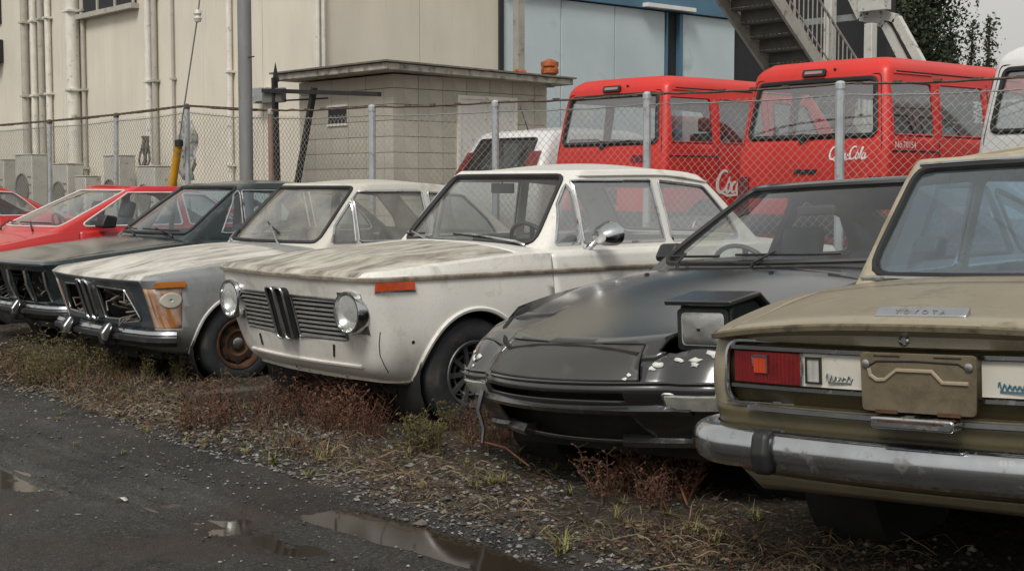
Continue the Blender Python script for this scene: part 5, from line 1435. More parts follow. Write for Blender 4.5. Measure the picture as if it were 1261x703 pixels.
    while z < SH - .05:
        h = min(bh, SH - z) - .008; zc = z + h / 2
        x = -SW
        while x < -.02:
            w = min(bw, -x); xc = SU + x + w / 2
            if True:
                o = bpy.data.objects.new('block', blk('u', w - .008, h)); COL.objects.link(o); o.parent = H; o.location = (x + w / 2, -.0 + random.uniform(-.002, .002), zc - YARD)
            x += w
        y = 0
        while y < SL - .02:
            w = min(bw, SL - y); yc = SV + y + w / 2
            if True:
                o = bpy.data.objects.new('block', blk('v', w - .008, h)); COL.objects.link(o); o.parent = H; o.location = (random.uniform(-.002, .002), y + w / 2, zc - YARD)
            y += w
        z += bh; row += 1
    PH('vent_window', MB().box((wl_.x, SV - .012, wr_.z), (wr_.x, SV + .03, wl_.z)), m_shadow)
    PH('vent_frame', MB().box((wl_.x - .03, SV - .02, wr_.z - .03), (wr_.x + .03, SV + .02, wr_.z)).box((wl_.x - .03, SV - .02, wl_.z), (wr_.x + .03, SV + .02, wl_.z + .03)), m_pipe)
    PH('door', MB().box((SU - .02, d0, .45), (SU + .022, d1, dz - .02)), mat('white_door', (.60, .59, .55), .55, var=.06, dirt=.04), bevel=.004)
    PH('door_frame', MB().box((SU - .02, d0 - .05, .45), (SU + .035, d0, dz + .03)).box((SU - .02, d1, .45), (SU + .035, d1 + .05, dz + .03)).box((SU - .02, d0, dz - .02), (SU + .035, d1, dz + .03)), m_pipe)
    # pitched thin roof
    rz = lambda y: SH + .16 - .07 * (y - SV)
    prof = [(SV - .30, SH + .02), (SV - .30, SH + .11), (SV + SL + .25, SH + .05), (SV + SL + .25, SH - .03)]
    PH('roof', MB().prism([(y, z) for y, z in prof], SU - SW - .16, SU + .28, 'yz'), mat('weathered_roof_edge', (.36, .34, .29), .8, var=.2, scale=5, dirt=.45, dirtcol=(.10, .085, .065), dscale=6), bevel=.01)
    PH('roof_sheet', MB().prism([(y, z + .004) for y, z in [(SV - .34, SH + .112), (SV - .34, SH + .135), (SV + SL + .28, SH + .072), (SV + SL + .28, SH + .05)]], SU - SW - .24, SU + .32, 'yz'), mat('roof_sheet', (.14, .13, .11), .8, var=.3, dirt=.3))
    # orange roof cowl
    g = at_u(680, 92, SU - .35)
    Q = tag(empty('roof_vent_cowl', None, (SU - .35, g.y, rz(g.y))), 'rusty orange ventilator cowl standing on the shed roof', 'vent')
    zr = SH + .06
    m_or = mat('orange_rust', (.36, .10, .03), .8, var=.4, scale=12, dirt=.3, dirtcol=(.12, .04, .015))
    Q.location = (SU - .35, g.y - .05, zr - .02)
    obj('neck', MB().lathe([(.075, -.06), (.075, .12), (.06, .12)], Matrix(), 14), m_or, Q)
    obj('hood', MB().lathe([(.07, .10), (.13, .14), (.13, .20), (.10, .22), (.13, .24), (.13, .30), (.05, .34), (0, .35)], Matrix(), 14), m_or, Q)
    obj('fin', MB().box((-.15, -.01, .17), (.15, .01, .27)).box((-.01, -.15, .17), (.01, .15, .27)), m_or, Q)
    g2 = at_u(643, 96, SU)
    o = obj('rusty_bracket', MB().tube([(-.12, 0, .05), (-.05, .05, .09), (.05, -.02, .07), (.12, .06, .05)], .025, n=6).box((-.14, -.06, .0), (.14, .06, .045)), m_or); o.location = (SU - .1, g2.y, SH + .08)
    tag(o, 'small lump of orange rusty metal lying on the shed roof', 'scrap metal')

def fence():
    Fn = tag(empty('chain_link_fence', None, (-13, 9.2, 0)), 'galvanised chain-link fence with steel posts and hooked top wire behind the cars', 'fence')
    m_post = mat('fence_post', (.40, .43, .44), .5, .35, var=.15, scale=6, dirt=.25, dirtcol=(.20, .16, .12))
    m_postr = mat('rusty_fence_post', (.24, .16, .13), .7, .1, var=.2, scale=6)
    m_wire = mat('fence_wire', (.33, .33, .31), .5, .5, var=.15)
    m_topw = mat('rusty_top_wire', (.10, .075, .055), .8, .2, var=.4, scale=20)
    def PF(name, mb, m, **k):
        o = obj(name, mb, m, Fn, **k); o.location = (13, -9.2, 0); return o
    px = [(-40, 157, 9.2, 1), (61, 149, 9.2, 1), (143, 141, 9.2, 1), (230, 130, 9.2, 1.05), (333, 136, 9.2, .9), (458, 131.5, 9.2, 1.15), (610, 126, 9.68, 1.1), (797, 116, 9.94, 1.1), (1035, 103, 10.25, 1.2), (1290, 93, 10.75, 1.1)]
    P = []
    for x, y, v, k in px:
        t = at_v(x, y, v); P.append((t, k))
    l, e = P[0][0], P[-1][0]      # the fence runs on past both edges of the view
    P = [(Vector((l.x - 4.4, 9.2, l.z)), 1), (Vector((l.x - 2.2, 9.2, l.z)), 1)] + P + [(e + Vector((1.8, .62, 0)), 1.1), (e + Vector((3.6, 1.24, 0)), 1.1)]
    for i, (t, k) in enumerate(P):
        lean = Vector((-.10, 0, 0)) if i in (3, 4) else Vector((random.uniform(-.02, .02), 0, 0))
        b = Vector((t.x, t.y, -.15)) + lean
        r = .036 * k
        po = PF('post', MB().tube([b, t], r, n=10), m_postr if i == 6 else m_post)
        c = PF('post_cap', MB().lathe([(r * 1.15, -.05), (r * 1.15, 0), (r * .7, .02), (0, .025)], Matrix.Translation(t), 10), m_topw if i < 6 else m_post); 
    for i in range(len(P) - 1):
        a, b = P[i][0], P[i + 1][0]
        L = (b - a).length; d = (b - a) / L; n = max(4, int(L / .12))
        pts = [a + (b - a) * (k / n) + Vector((0, 0, -.018 * math.sin(math.pi * k / n) + random.uniform(-.004, .004))) for k in range(n + 1)]
        tw = PF('top_wire', MB().tube(pts, .012, n=5), m_topw)
        tw2 = PF('tension_wire', MB().tube([p + Vector((0, 0, -.10)) for p in pts], .006, n=4), m_wire)
        step = .16 if i < 6 else .34
        q = step / 2; mb = MB()
        while q < L:
            p = a + d * q + Vector((0, 0, -.005)); mb.bar(p - d * .035 * (1.4 if i < 6 else 1), p + d * .035 * (1.4 if i < 6 else 1), .034, .03 if i < 6 else .024); q += step
        tag(PF('wire_clips', mb, m_topw), kind='stuff')
        # diamond mesh: interlocked zigzag wires
        hz = Vector((d.x, d.y, 0)).normalized(); Lh = math.hypot((b - a).x, (b - a).y)
        w, hh = .084, .080; nw = int(Lh / w); nv = int(1.7 / hh); r = .0030
        V, Fc = [], []
        nrm = Vector((-hz.y, hz.x, 0))
        offs = [nrm * r, (hz * .87 - nrm * .5) * r, (-hz * .87 - nrm * .5) * r]
        for j in range(nw):
            for ph in (0, 1):
                o = len(V)
                for k in range(nv + 1):
                    x = (j + ((k + ph) % 2)) * w; f = min(1, x / Lh)
                    base = a + (b - a) * f + Vector((0, 0, -.07 - k * hh - .02 * math.sin(math.pi * f) + .006 * math.sin(x * 5 + i))) + nrm * ((.004 if (k + ph) % 2 else -.004) + .03 * math.sin(x * 2.3 + k * .25 + i * 2)) + hz * (.010 * math.sin(k * .55 + j * .4 + i))
                    V += [tuple(base + e) for e in offs]
                for k in range(nv):
                    for e in range(3):
                        g = (e + 1) % 3; Fc.append((o + k * 3 + e, o + k * 3 + g, o + k * 3 + 3 + g, o + k * 3 + 3 + e))
        mb = MB(); mb.v, mb.f = V, Fc
        tag(obj_raw('wire_mesh', mb, m_wire, Fn, (13, -9.2, 0)), kind='stuff')
def obj_raw(name, mb, m, parent=None, loc=None, smooth=False):
    me = bpy.data.meshes.new(name); me.from_pydata(mb.v, [], mb.f); me.materials.append(m)
    if smooth: me.polygons.foreach_set('use_smooth', [True] * len(me.polygons))
    o = bpy.data.objects.new(name, me); COL.objects.link(o)
    if parent is not None: o.parent = parent
    if loc is not None: o.location = loc
    return o

def yard_things():
    m_pole = mat('steel_pole', (.22, .225, .225), .5, .3, var=.15, scale=5, dirt=.15, dirtcol=(.16, .15, .13), vec=(1, 1, .3))
    b = at_v(303.5, 215, 9.0); r = .5 * 17 / FOC * (-.755 * b.x + .656 * b.y)
    P = empty('utility_pole', None, (b.x, 9.0, 0)); tag(P, 'tall grey steel pole standing at the fence by the white coupe', 'pole')
    obj('shaft', MB().tube([(0, 0, -.2), (0, 0, 7)], r, n=20), m_pole, P)
    obj('step_bolt', MB().tube([(0, -.0, 2.9), (r + .14, -.0, 2.9)], .008, n=6), m_black, P)
    # stay wire with insulator ball and yellow guard
    vv = 9.05
    p0, p1, p2, p3 = at_v(247, -10, vv), at_v(243.5, 20, vv), at_v(221, 170, vv), at_v(212, 232, vv)
    G = empty('stay_wire', None, (p3.x, vv, 0)); tag(G, 'slanting stay wire with pale insulator ball and yellow guard tube', 'wire')
    off = Vector((-p3.x, -vv, 0))
    gnd = p3 + (p3 - p2) * ((p3.z + .2) / (p2.z - p3.z))
    up = p1 + (p0 - p1) * 8
    obj('wire', MB().tube([gnd + off, p2 + off, p1 + off, up + off], .011, n=6), m_pole, G)
    obj('insulator', MB().lathe([(0, -.09), (.04, -.08), (.055, -.03), (.04, 0), (.055, .03), (.04, .08), (0, .09)], Matrix.Translation(p1 + off), 14), mat('porcelain', (.55, .53, .48), .3), G)
    g0 = p2 + (p3 - p2) * .08
    obj('guard_tube', MB().tube([gnd + off + Vector((0, -.0, .0)), g0 + off], .055, n=14), mat('yellow_guard', (.52, .27, .02), .5, var=.12, dirt=.2), G)
    obj('guard_cap', MB().lathe([(.06, -.06), (.06, .02), (.03, .035), (0, .035)], Matrix.Translation(g0 + off), 14), m_black, G)
    # dark angle-iron rack behind the fence
    m_ang = mat('black_angle_iron', (.022, .022, .020), .7, .2, var=.3)
    vv = 9.9; q = lambda x, y: at_v(x, y, vv)
    K = empty('angle_iron_rack', None, (q(340, 200).x, vv, YARD)); tag(K, 'black angle-iron rack with a leaning prop and long crossbar beside the shed', 'rack')
    off = Vector((-q(340, 200).x, -vv, -YARD))
    def gz(p, t): return p + (t - p) * ((p.z - YARD) / (p.z - t.z))
    obj('upright', MB().bar(gz(q(338, 110), q(341, 210)) + off, q(338, 96) + off, .065), m_ang, K)
    obj('spike', MB().add([q(335, 101) + off, q(344, 101) + off, q(339, 76) + off, q(340, 101) + off + Vector((0, .05, 0))], [(0, 1, 2), (1, 3, 2), (3, 0, 2), (0, 3, 1)]), m_ang, K, smooth=False)
    obj('leaning_prop', MB().bar(gz(q(386, 110), q(369, 208)) + off, q(387, 108) + off, .065), m_ang, K)
    obj('crossbar', MB().bar(q(327, 112) + off + Vector((0, -.04, 0)), q(471, 116.5) + off + Vector((0, -.04, 0)), .05, .055), m_ang, K)
    obj('tie_rod', MB().tube([q(312, 126) + off + Vector((0, .04, 0)), q(400, 121) + off + Vector((0, .04, 0))], .012, n=5), m_ang, K)
    obj('switch_box', MB().box(tuple(q(324, 128) + off + Vector((0, -.02, 0))), tuple(q(348, 108) + off + Vector((0, .06, 0)))), mat('grey_box', (.14, .14, .13), .6), K, bevel=.01)
    # outdoor air units and clutter along the wall
    m_ac = mat('air_unit_casing', (.44, .425, .38), .6, var=.12, dirt=.06, dirtcol=(.22, .19, .15))
    m_mesh = mat('air_unit_grille', (.14, .13, .12), .7)
    specs = [(-14, 198, 252, .80), (18, 192, 250, .85), (64, 203, 250, .7), (92, 218, 250, .45), (127, 193, 240, .62), (168, 206, 240, .66)]
    lab = ['tall grey outdoor air unit at the far end of the wall', 'grey outdoor air unit with round fan guard beneath the four thin pipes', 'pale outdoor air unit under the thin downpipes', 'low pale air unit beneath the thick downpipe', 'square cream air unit right of the thick downpipe', 'cream air unit next to the pipe bundle']
    for (x, yt, yb, w), lb in zip(specs, lab):
        a = at_v(x, yt, 10.75); h = a.z - YARD
        E = empty('air_conditioner_unit', None, (a.x + w / 2, 10.75, YARD)); tag(E, lb, 'air conditioner', 'air units along the warehouse wall')
        obj('casing', MB().box((-w / 2, 0, .06), (w / 2, .32, h)), m_ac, E, bevel=.02)
        obj('lid', MB().box((-w / 2 - .01, -.01, h + .002), (w / 2 + .01, .33, h + .025)), m_ac, E, bevel=.008)
        rr = min(w, h) * .38
        g = obj('fan_guard', MB().lathe([(rr, -.001), (rr, -.03), (rr - .02, -.03), (rr - .03, -.008), (.0, -.008)], Matrix.Translation((-.05, 0, h * .52)) @ Matrix.Rotation(R(90), 4, 'X') @ Matrix.Scale(-1, 4, (0, 0, 1)), 24), m_mesh, E)
        for q in range(5): obj('louvre', MB().box((w * .5 - .20, -.012, h * .25 + q * h * .11), (w * .5 - .05, -.001, h * .25 + q * h * .11 + .025)), m_mesh, E)
        for s_ in (-1, 1): obj('foot', MB().box((s_ * w * .35 - .04, .02, 0), (s_ * w * .35 + .04, .30, .06)), m_black, E)
    m_cab = mat('pipe_lagging', (.11, .10, .085), .9, var=.6, scale=30)
    a = at_v(178, 168, 10.9); rr = random.Random(5); mb = MB()
    for k in range(9):
        P_ = []; x, y, z = a.x + rr.uniform(-.1, .1), 0, a.z
        for q_ in range(9):
            P_.append((x - a.x, rr.uniform(-.05, .05), z - YARD)); z -= (a.z - YARD) / 8; x += rr.uniform(-.09, .07)
        mb.tube(P_, .022, n=6)
    o = tag(obj('pipe_bundle', mb, m_cab, loc=(a.x, 10.9, YARD)), 'tangled bundle of dark lagged pipes on the cream wall', 'pipes')
    # crumpled blue and white sheet hung behind the corner post
    a, b = at_v(224, 150, 9.55), at_v(245, 222, 9.55); G_ = []
    for i in range(9):
        G_.append([(lerp(0, b.x - a.x, j / 5) + .03 * math.sin(i * 1.7 + j), .06 * math.sin(j * 2.3 + i * .9), lerp(a.z, b.z, i / 8)) for j in range(6)])
    t = NT('blue_white_sheet'); c = t.mix(t.ramp(t.noise(9, 5, .7), .5, .6), (.50, .49, .45), (.10, .16, .22)); c = t.mix(t.ramp(t.noise(14, 5, .7, t.mapv((1.3, 1, 1))), .6, .66), c, (.04, .04, .04)); t.col(c); t.rough(.8)
    tag(obj('hanging_sheet', MB().grid(G_), t.m, loc=(a.x, 9.5, 0), solid=.004), 'crumpled blue and white sheet hanging on the fence corner', 'tarpaulin')
    # stacked sheets between pole and rack
    a = at_v(316, 190, 10.6)
    E = empty('cable_coil', None, (a.x, 10.6, YARD)); tag(E, 'loops of grey cable lying in the yard behind the steel pole', 'cable')
    for k in range(4):
        obj('cable_loop', MB().tube([(.28 * math.cos(t_), .05 * math.sin(t_) - k * .04, .30 + (.24 + .02 * k) * math.sin(t_)) for t_ in np.linspace(0, 6.283, 28, endpoint=False)], .016, True, 6), m_int, E)
    a = at_v(358, 200, 10.2)
    tag(obj('red_jerry_can', MB().prism(rpoly([(-.12, 0), (.12, 0), (.12, .26), (.06, .33), (-.12, .33)], .03), -.07, .07).tube([(.08, 0, .32), (.12, 0, .37)], .02, n=8), mat('red_plastic', (.38, .03, .03), .5), loc=(a.x, 10.2, YARD), bevel=.015), 'small red fuel can on the yard floor beside the rack', 'fuel can')
# ================================================================ ground
def vnoise(x, y, f, seed):
    r = np.random.default_rng(seed); G = r.random((256, 256))
    X, Y = x * f + 1000, y * f + 1000; i, j = np.floor(X).astype(int), np.floor(Y).astype(int); a, b = X - i, Y - j
    a = a * a * (3 - 2 * a); b = b * b * (3 - 2 * b); g = lambda p, q: G[p % 256, q % 256]
    return g(i, j) * (1 - a) * (1 - b) + g(i + 1, j) * a * (1 - b) + g(i, j + 1) * (1 - a) * b + g(i + 1, j + 1) * a * b
def fbm(x, y, f, seed, n=4):
    s, a, t = 0, 1, 0
    for k in range(n): s = s + a * vnoise(x, y, f * 2**k, seed + k); t += a; a *= .5
    return s / t - .5
WATER = -.030
def edge_v(u): return 3.34 + .16 * fbm(u, u * 0 + .3, .9, 21, 3) + .05 * fbm(u, u * 0, 5, 31, 2)
def ground_h(u, v):
    e = edge_v(u)
    k = np.clip((v - e) / .22, 0, 1); k = k * k * (3 - 2 * k)
    asph = .055 * fbm(u, v, 1.1, 3) + .016 * fbm(u, v, 9, 9, 4)
    def rut(c, w, d, u0, u1, s):
        m = 1 / (1 + np.exp(-(u - u0) / .18)) / (1 + np.exp((u - u1) / .18)); cc = c + .05 * np.sin(u * 1.3 + s)
        return -d * m * np.exp(-((v - cc) / w)**4)
    asph = asph + rut(3.04, .17, .040, -4.75, -2.3, .3) + rut(2.60, .15, .022, -5.6, -3.1, 1.2) + rut(2.84, .035, -.012, -7.5, -2.5, .2)
    asph = asph + rut(2.80, .15, .024, -8.3, -6.6, 2) + rut(2.35, .18, .022, -7.2, -5.6, 1) + rut(3.25, .05, -.02, -6, -2, .3)
    for q in range(4): asph = asph + rut(2.45 + q * .11, .02, -.012, -7.3 + q * .2, -5.0, q)
    ver = .030 + .045 * fbm(u, v, 1.1, 5) + .03 * fbm(u, v, 6, 8, 3)
    return asph * (1 - k) + ver * k, k
def terrain():
    us = np.concatenate([np.linspace(-60, -16, 50, endpoint=False), np.arange(-16, 0, .05), np.linspace(0, 14, 30)])
    vs = np.concatenate([np.linspace(-12, 1.2, 24, endpoint=False), np.arange(1.2, 5.4, .03), np.linspace(5.4, 11.2, 30)])
    U, V = np.meshgrid(us, vs, indexing='ij'); Z, K = ground_h(U, V)
    nu, nv = U.shape
    co = np.stack([U, V, Z], -1).reshape(-1, 3)
    i = np.arange(nu * nv).reshape(nu, nv)
    fa = np.stack([i[:-1, :-1], i[1:, :-1], i[1:, 1:], i[:-1, 1:]], -1).reshape(-1, 4)
    me = bpy.data.meshes.new('ground'); me.from_pydata(co.tolist(), [], fa.tolist())
    at = me.attributes.new('verge', 'FLOAT', 'POINT'); at.data.foreach_set('value', K.reshape(-1).astype(np.float32))
    me.polygons.foreach_set('use_smooth', [True] * len(me.polygons))
    t = NT('ground_surface'); geo = t.n.new('ShaderNodeNewGeometry'); pos = geo.outputs['Position']
    sep = t.n.new('ShaderNodeSeparateXYZ'); t.link(pos, sep.inputs[0])
    an = t.n.new('ShaderNodeAttribute'); an.attribute_name = 'verge'
    # broken asphalt: dark binder, pale aggregate, brown silt in patches
    agg = t.vor(120, pos); agc = t.vor(120, pos, 'Color')
    a = t.mix(t.ramp(t.noise(1.6, 7, .6, pos), .35, .7), (.008, .0078, .0074), (.024, .023, .0215))
    a = t.mix(t.math('MULTIPLY', t.ramp(agc, .62, .95), .8), a, (.10, .096, .09))
    silt = t.ramp(t.noise(.9, 6, .65, pos, .5), .46, .60)
    a = t.mix(t.math('MULTIPLY', silt, .75), a, (.024, .0165, .0115))
    dry = t.n.new('ShaderNodeMapRange'); t.link(sep.outputs['Z'], dry.inputs['Value']); dry.inputs['From Min'].default_value = .003; dry.inputs['From Max'].default_value = .016
    a = t.mix(t.math('MULTIPLY', dry.outputs[0], t.ramp(t.noise(3, 6, .7, pos), .35, .65)), a, (.062, .058, .052))
    ck = t.n.new('ShaderNodeTexVoronoi'); ck.feature = 'DISTANCE_TO_EDGE'; ck.inputs['Scale'].default_value = 2.2
    wv = t.n.new('ShaderNodeVectorMath'); wv.operation = 'ADD'; nz = t.n.new('ShaderNodeTexNoise'); nz.inputs['Scale'].default_value = 3; nz.inputs['Detail'].default_value = 6; t.link(pos, nz.inputs['Vector'])
    t.link(pos, wv.inputs[0]); t.link(nz.outputs['Color'], wv.inputs[1]); t.link(wv.outputs[0], ck.inputs['Vector'])
    a = t.mix(t.math('MULTIPLY', t.ramp(ck.outputs['Distance'], .004, .02, (1, 1, 1, 1), (0, 0, 0, 1)), t.ramp(t.noise(.7, 3, .5, pos), .5, .6)), a, (.004, .004, .004))
    # soil of the verge
    s = t.mix(t.ramp(t.noise(5, 8, .7, pos), .35, .7), (.016, .013, .009), (.05, .038, .025))
    s = t.mix(t.math('MULTIPLY', t.ramp(t.vor(60, pos, 'Color'), .6, .9), .5), s, (.15, .14, .12))
    t.col(t.mix(an.outputs['Fac'], a, s))
    # wet where it lies low
    wet = t.n.new('ShaderNodeMapRange'); t.link(sep.outputs['Z'], wet.inputs['Value']); wet.inputs['From Min'].default_value = -.040; wet.inputs['From Max'].default_value = .012; wet.inputs['To Min'].default_value = .14; wet.inputs['To Max'].default_value = .62
    rg = t.math('ADD', wet.outputs[0], t.math('MULTIPLY', t.math('SUBTRACT', t.noise(1.4, 6, .65, pos), .5), .9))
    rg = t.mix(an.outputs['Fac'], t.math('MAXIMUM', rg, .12), (.92,) * 3)
    t.rough(rg); t.p.inputs['Specular IOR Level'].default_value = .3
    t.bump(t.mix(.5, agg, t.noise(45, 5, .7, pos)), .9, .012)
    me.materials.append(t.m)
    o = bpy.data.objects.new('ground', me); COL.objects.link(o); tag(o, kind='structure')
    # far ground
    far = MB().grid([[(-500, -300, -.16), (-500, 700, -.16)], [(500, -300, -.16), (500, 700, -.16)]])
    tag(obj('far_ground', far, mat('far_ground', (.06, .055, .045), .9, src='Object', scale=.2)), kind='structure')
    # puddles: one flat water level, seen where the ruts dip below it
    t = NT('muddy_water'); t.col((.030, .023, .016)); t.rough(.06); t.p.inputs['IOR'].default_value = 1.33
    t.p.inputs['Specular IOR Level'].default_value = .6
    t.bump(t.noise(5, 3, .5), .015, .01)
    tag(obj('puddle_water', MB().grid([[(-9.5, 1.9, WATER), (-9.5, 3.45, WATER)], [(-1.8, 1.9, WATER), (-1.8, 3.45, WATER)]]), t.m), kind='structure')
    # raised yard behind the fence with its kerb wall
    edge = [(-60, 9.34), (-13.2, 9.34), (-11.4, 9.82), (-9.9, 10.08), (-7.3, 10.40), (-5.2, 10.92), (20, 16)]
    mb = MB(); n = len(edge)
    vs_ = [(u, v, YARD) for u, v in edge] + [(u, v, -.3) for u, v in edge] + [(u, 300, YARD) for u, v in edge]
    mb.add(vs_, [(i, i + 1, n + i + 1, n + i) for i in range(n - 1)] + [(i + 1, i, 2 * n + i, 2 * n + i + 1) for i in range(n - 1)])
    tag(obj('raised_yard', mb, mat('yard_concrete', (.16, .15, .135), .85, var=.25, scale=1.5, dirt=.3, dirtcol=(.07, .06, .05), bump=.2), smooth=False), kind='structure')

def gz(u, v): return float(ground_h(np.array([u]), np.array([v]))[0][0])
def island_mat(name, cols, rough=.8):
    t = NT(name); g = t.n.new('ShaderNodeNewGeometry'); r = t.n.new('ShaderNodeValToRGB'); r.color_ramp.interpolation = 'CONSTANT'
    el = r.color_ramp.elements
    while len(el) < len(cols): el.new(.5)
    for i, c in enumerate(cols): el[i].position = i / len(cols); el[i].color = tuple(c) + (1,)
    t.link(g.outputs['Random Per Island'], r.inputs['Fac'])
    t.col(t.mix(t.ramp(t.noise(30, 3), .3, .7), r.outputs['Color'], t.mix(.5, r.outputs['Color'], (0, 0, 0)))); t.rough(rough); return t.m

def litter():
    r = np.random.default_rng(12)
    # ---- gravel
    N = 8500
    u = r.uniform(-13.5, -1.2, N * 2); v = edge_v(u) - .10 + np.abs(r.normal(0, .45, N * 2))
    dens = vnoise(u, v, 1.6, 77); keep = (r.random(N * 2) < dens * 1.5 - .25); u, v = u[keep][:N], v[keep][:N]
    z, _ = ground_h(u, v); s = .005 + .010 * r.random(len(u))**2.2; big = r.random(len(u)) < .035; s = np.where(big, s * 1.9, s)
    oc = np.array([(1, 0, 0), (-1, 0, 0), (0, 1, 0), (0, -1, 0), (0, 0, 1), (0, 0, -1), (.6, .6, .4), (-.6, .5, .5)])
    of = [(0, 6, 4), (6, 2, 4), (2, 7, 4), (7, 1, 4), (1, 3, 4), (3, 0, 4), (2, 6, 0), (1, 7, 2), (2, 0, 5), (1, 2, 5), (3, 1, 5), (0, 3, 5)]
    ua = r.uniform(-10, -1.5, 1500); va = edge_v(ua) - np.abs(r.normal(0, .5, 1500)); za, _ = ground_h(ua, va); ok = za > WATER
    u = np.concatenate([u, ua[ok]]); v = np.concatenate([v, va[ok]]); z = np.concatenate([z, za[ok]]); s = np.concatenate([s, .004 + .006 * r.random(int(ok.sum()))**2])
    V, Fc = [], []
    for k in range(len(u)):
        a = r.uniform(0, 6.28); c, sn = math.cos(a), math.sin(a); j = 1 + r.uniform(-.3, .3, (8, 1)); P = oc * j * s[k] * np.array([1.2, .9, .6])
        o = len(V)
        for p in P: V.append((u[k] + p[0] * c - p[1] * sn, v[k] + p[0] * sn + p[1] * c, z[k] + s[k] * .2 + p[2]))
        Fc += [tuple(i + o for i in f) for f in of]
    mb = MB(); mb.v, mb.f = V, Fc
    tag(obj_raw('gravel', mb, island_mat('gravel_stone', [(.10, .095, .09), (.16, .155, .145), (.24, .23, .21), (.07, .065, .06), (.33, .31, .28), (.13, .115, .095), (.055, .05, .048)])), kind='stuff')
    # ---- fallen leaves and straw bits
    N = 14000
    u = r.uniform(-13.5, -1.2, N * 2); v = edge_v(u) - .02 + np.abs(r.normal(.12, .42, N * 2))
    dens = vnoise(u, v, 1.1, 55); keep = r.random(N * 2) < dens * 1.6 - .3; u, v = u[keep][:N], v[keep][:N]; z, _ = ground_h(u, v)
    V, Fc = [], []
    for k in range(len(u)):
        l = r.uniform(.006, .019); w = l * r.uniform(.25, .6); a = r.uniform(0, 6.28); d = np.array([math.cos(a), math.sin(a), r.uniform(-.35, .5)]); n = np.array([-d[1], d[0], r.uniform(-.5, .5)])
        c = np.array([u[k], v[k], z[k] + r.uniform(.006, .024)]); o = len(V)
        V += [tuple(c - d * l), tuple(c + n * w + (0, 0, r.uniform(-.004, .008))), tuple(c + d * l), tuple(c - n * w)]; Fc += [(o, o + 1, o + 2), (o, o + 2, o + 3)]
    mb = MB(); mb.v, mb.f = V, Fc
    tag(obj_raw('leaf_litter', mb, island_mat('dead_leaf', [(.10, .055, .035), (.15, .10, .055), (.07, .04, .025), (.22, .17, .10), (.13, .05, .03), (.10, .08, .035), (.17, .12, .07), (.055, .038, .026), (.28, .24, .16)], .75)), kind='stuff')
    # ---- short dry ground cover in front of and under the cars
    N = 9000
    u = r.uniform(-14.5, -1.0, N * 3); v = edge_v(u) + .10 + np.abs(r.normal(.1, .55, N * 3)); dens = vnoise(u, v, .9, 91); keep = (r.random(N * 3) < (dens * 2.0 - .65) * np.where(u > -4.3, .35, 1)); u, v = u[keep][:N], v[keep][:N]; z, _ = ground_h(u, v)
    V, Fc = [], []
    for k in range(len(u)):
        h = r.uniform(.02, .085) * (.5 + dens[keep][:N][k]); a = r.uniform(0, 6.28); le = r.uniform(.5, 2.6) * h; w = r.uniform(.001, .0024)
        p0 = np.array([u[k], v[k], z[k] - .005]); d = np.array([math.cos(a), math.sin(a), 0]); s_ = np.array([-d[1], d[0], 0]) * w
        p1 = p0 + d * le * .35 + np.array([0, 0, h * .65]); p2 = p0 + d * le + np.array([0, 0, h * r.uniform(.6, 1)]); o = len(V)
        V += [tuple(p0 - s_), tuple(p0 + s_), tuple(p1 + s_), tuple(p1 - s_), tuple(p2)]; Fc += [(o, o + 1, o + 2, o + 3), (o + 3, o + 2, o + 4)]
    mb = MB(); mb.v, mb.f = V, Fc
    tag(obj_raw('ground_cover', mb, island_mat('dry_stalk', [(.16, .10, .045), (.10, .05, .025), (.20, .15, .07), (.12, .045, .025), (.09, .09, .03), (.15, .075, .035), (.06, .04, .025)], .8)), kind='stuff')

def straw():
    r = np.random.default_rng(44); N = 4200
    u = r.uniform(-12.5, -1.8, N); v = edge_v(u) + .02 + np.abs(r.normal(.15, .38, N)); dens = vnoise(u, v, 1.3, 61); k_ = r.random(N) < dens * 1.8 - .45; u, v = u[k_], v[k_]
    V, Fc = [], []; z, _ = ground_h(u, v)
    for k in range(len(u)):
        L = r.uniform(.04, .20); a = r.uniform(0, 6.28); bend = r.uniform(-1.2, 1.2); w = r.uniform(.0009, .002); hh = r.uniform(.005, .05); P = []; p = np.array([u[k], v[k], z[k] + .006])
        for q in range(5):
            t = q / 4; P.append(p + np.array([math.cos(a + bend * t) * L * t, math.sin(a + bend * t) * L * t, hh * math.sin(math.pi * min(1, t * 1.1))]))
        o = len(V)
        for q in P: V += [tuple(q - np.array([0, 0, w])), tuple(q + np.array([w * math.sin(a), -w * math.cos(a), w]))]
        Fc += [(o + 2 * q, o + 2 * q + 1, o + 2 * q + 3, o + 2 * q + 2) for q in range(4)]
    mb = MB(); mb.v, mb.f = V, Fc
    tag(obj_raw('dead_straw', mb, island_mat('dead_straw', [(.22, .16, .085), (.28, .22, .13), (.13, .055, .035), (.15, .09, .045), (.24, .20, .11), (.11, .05, .03), (.10, .08, .04)], .7)), kind='stuff')
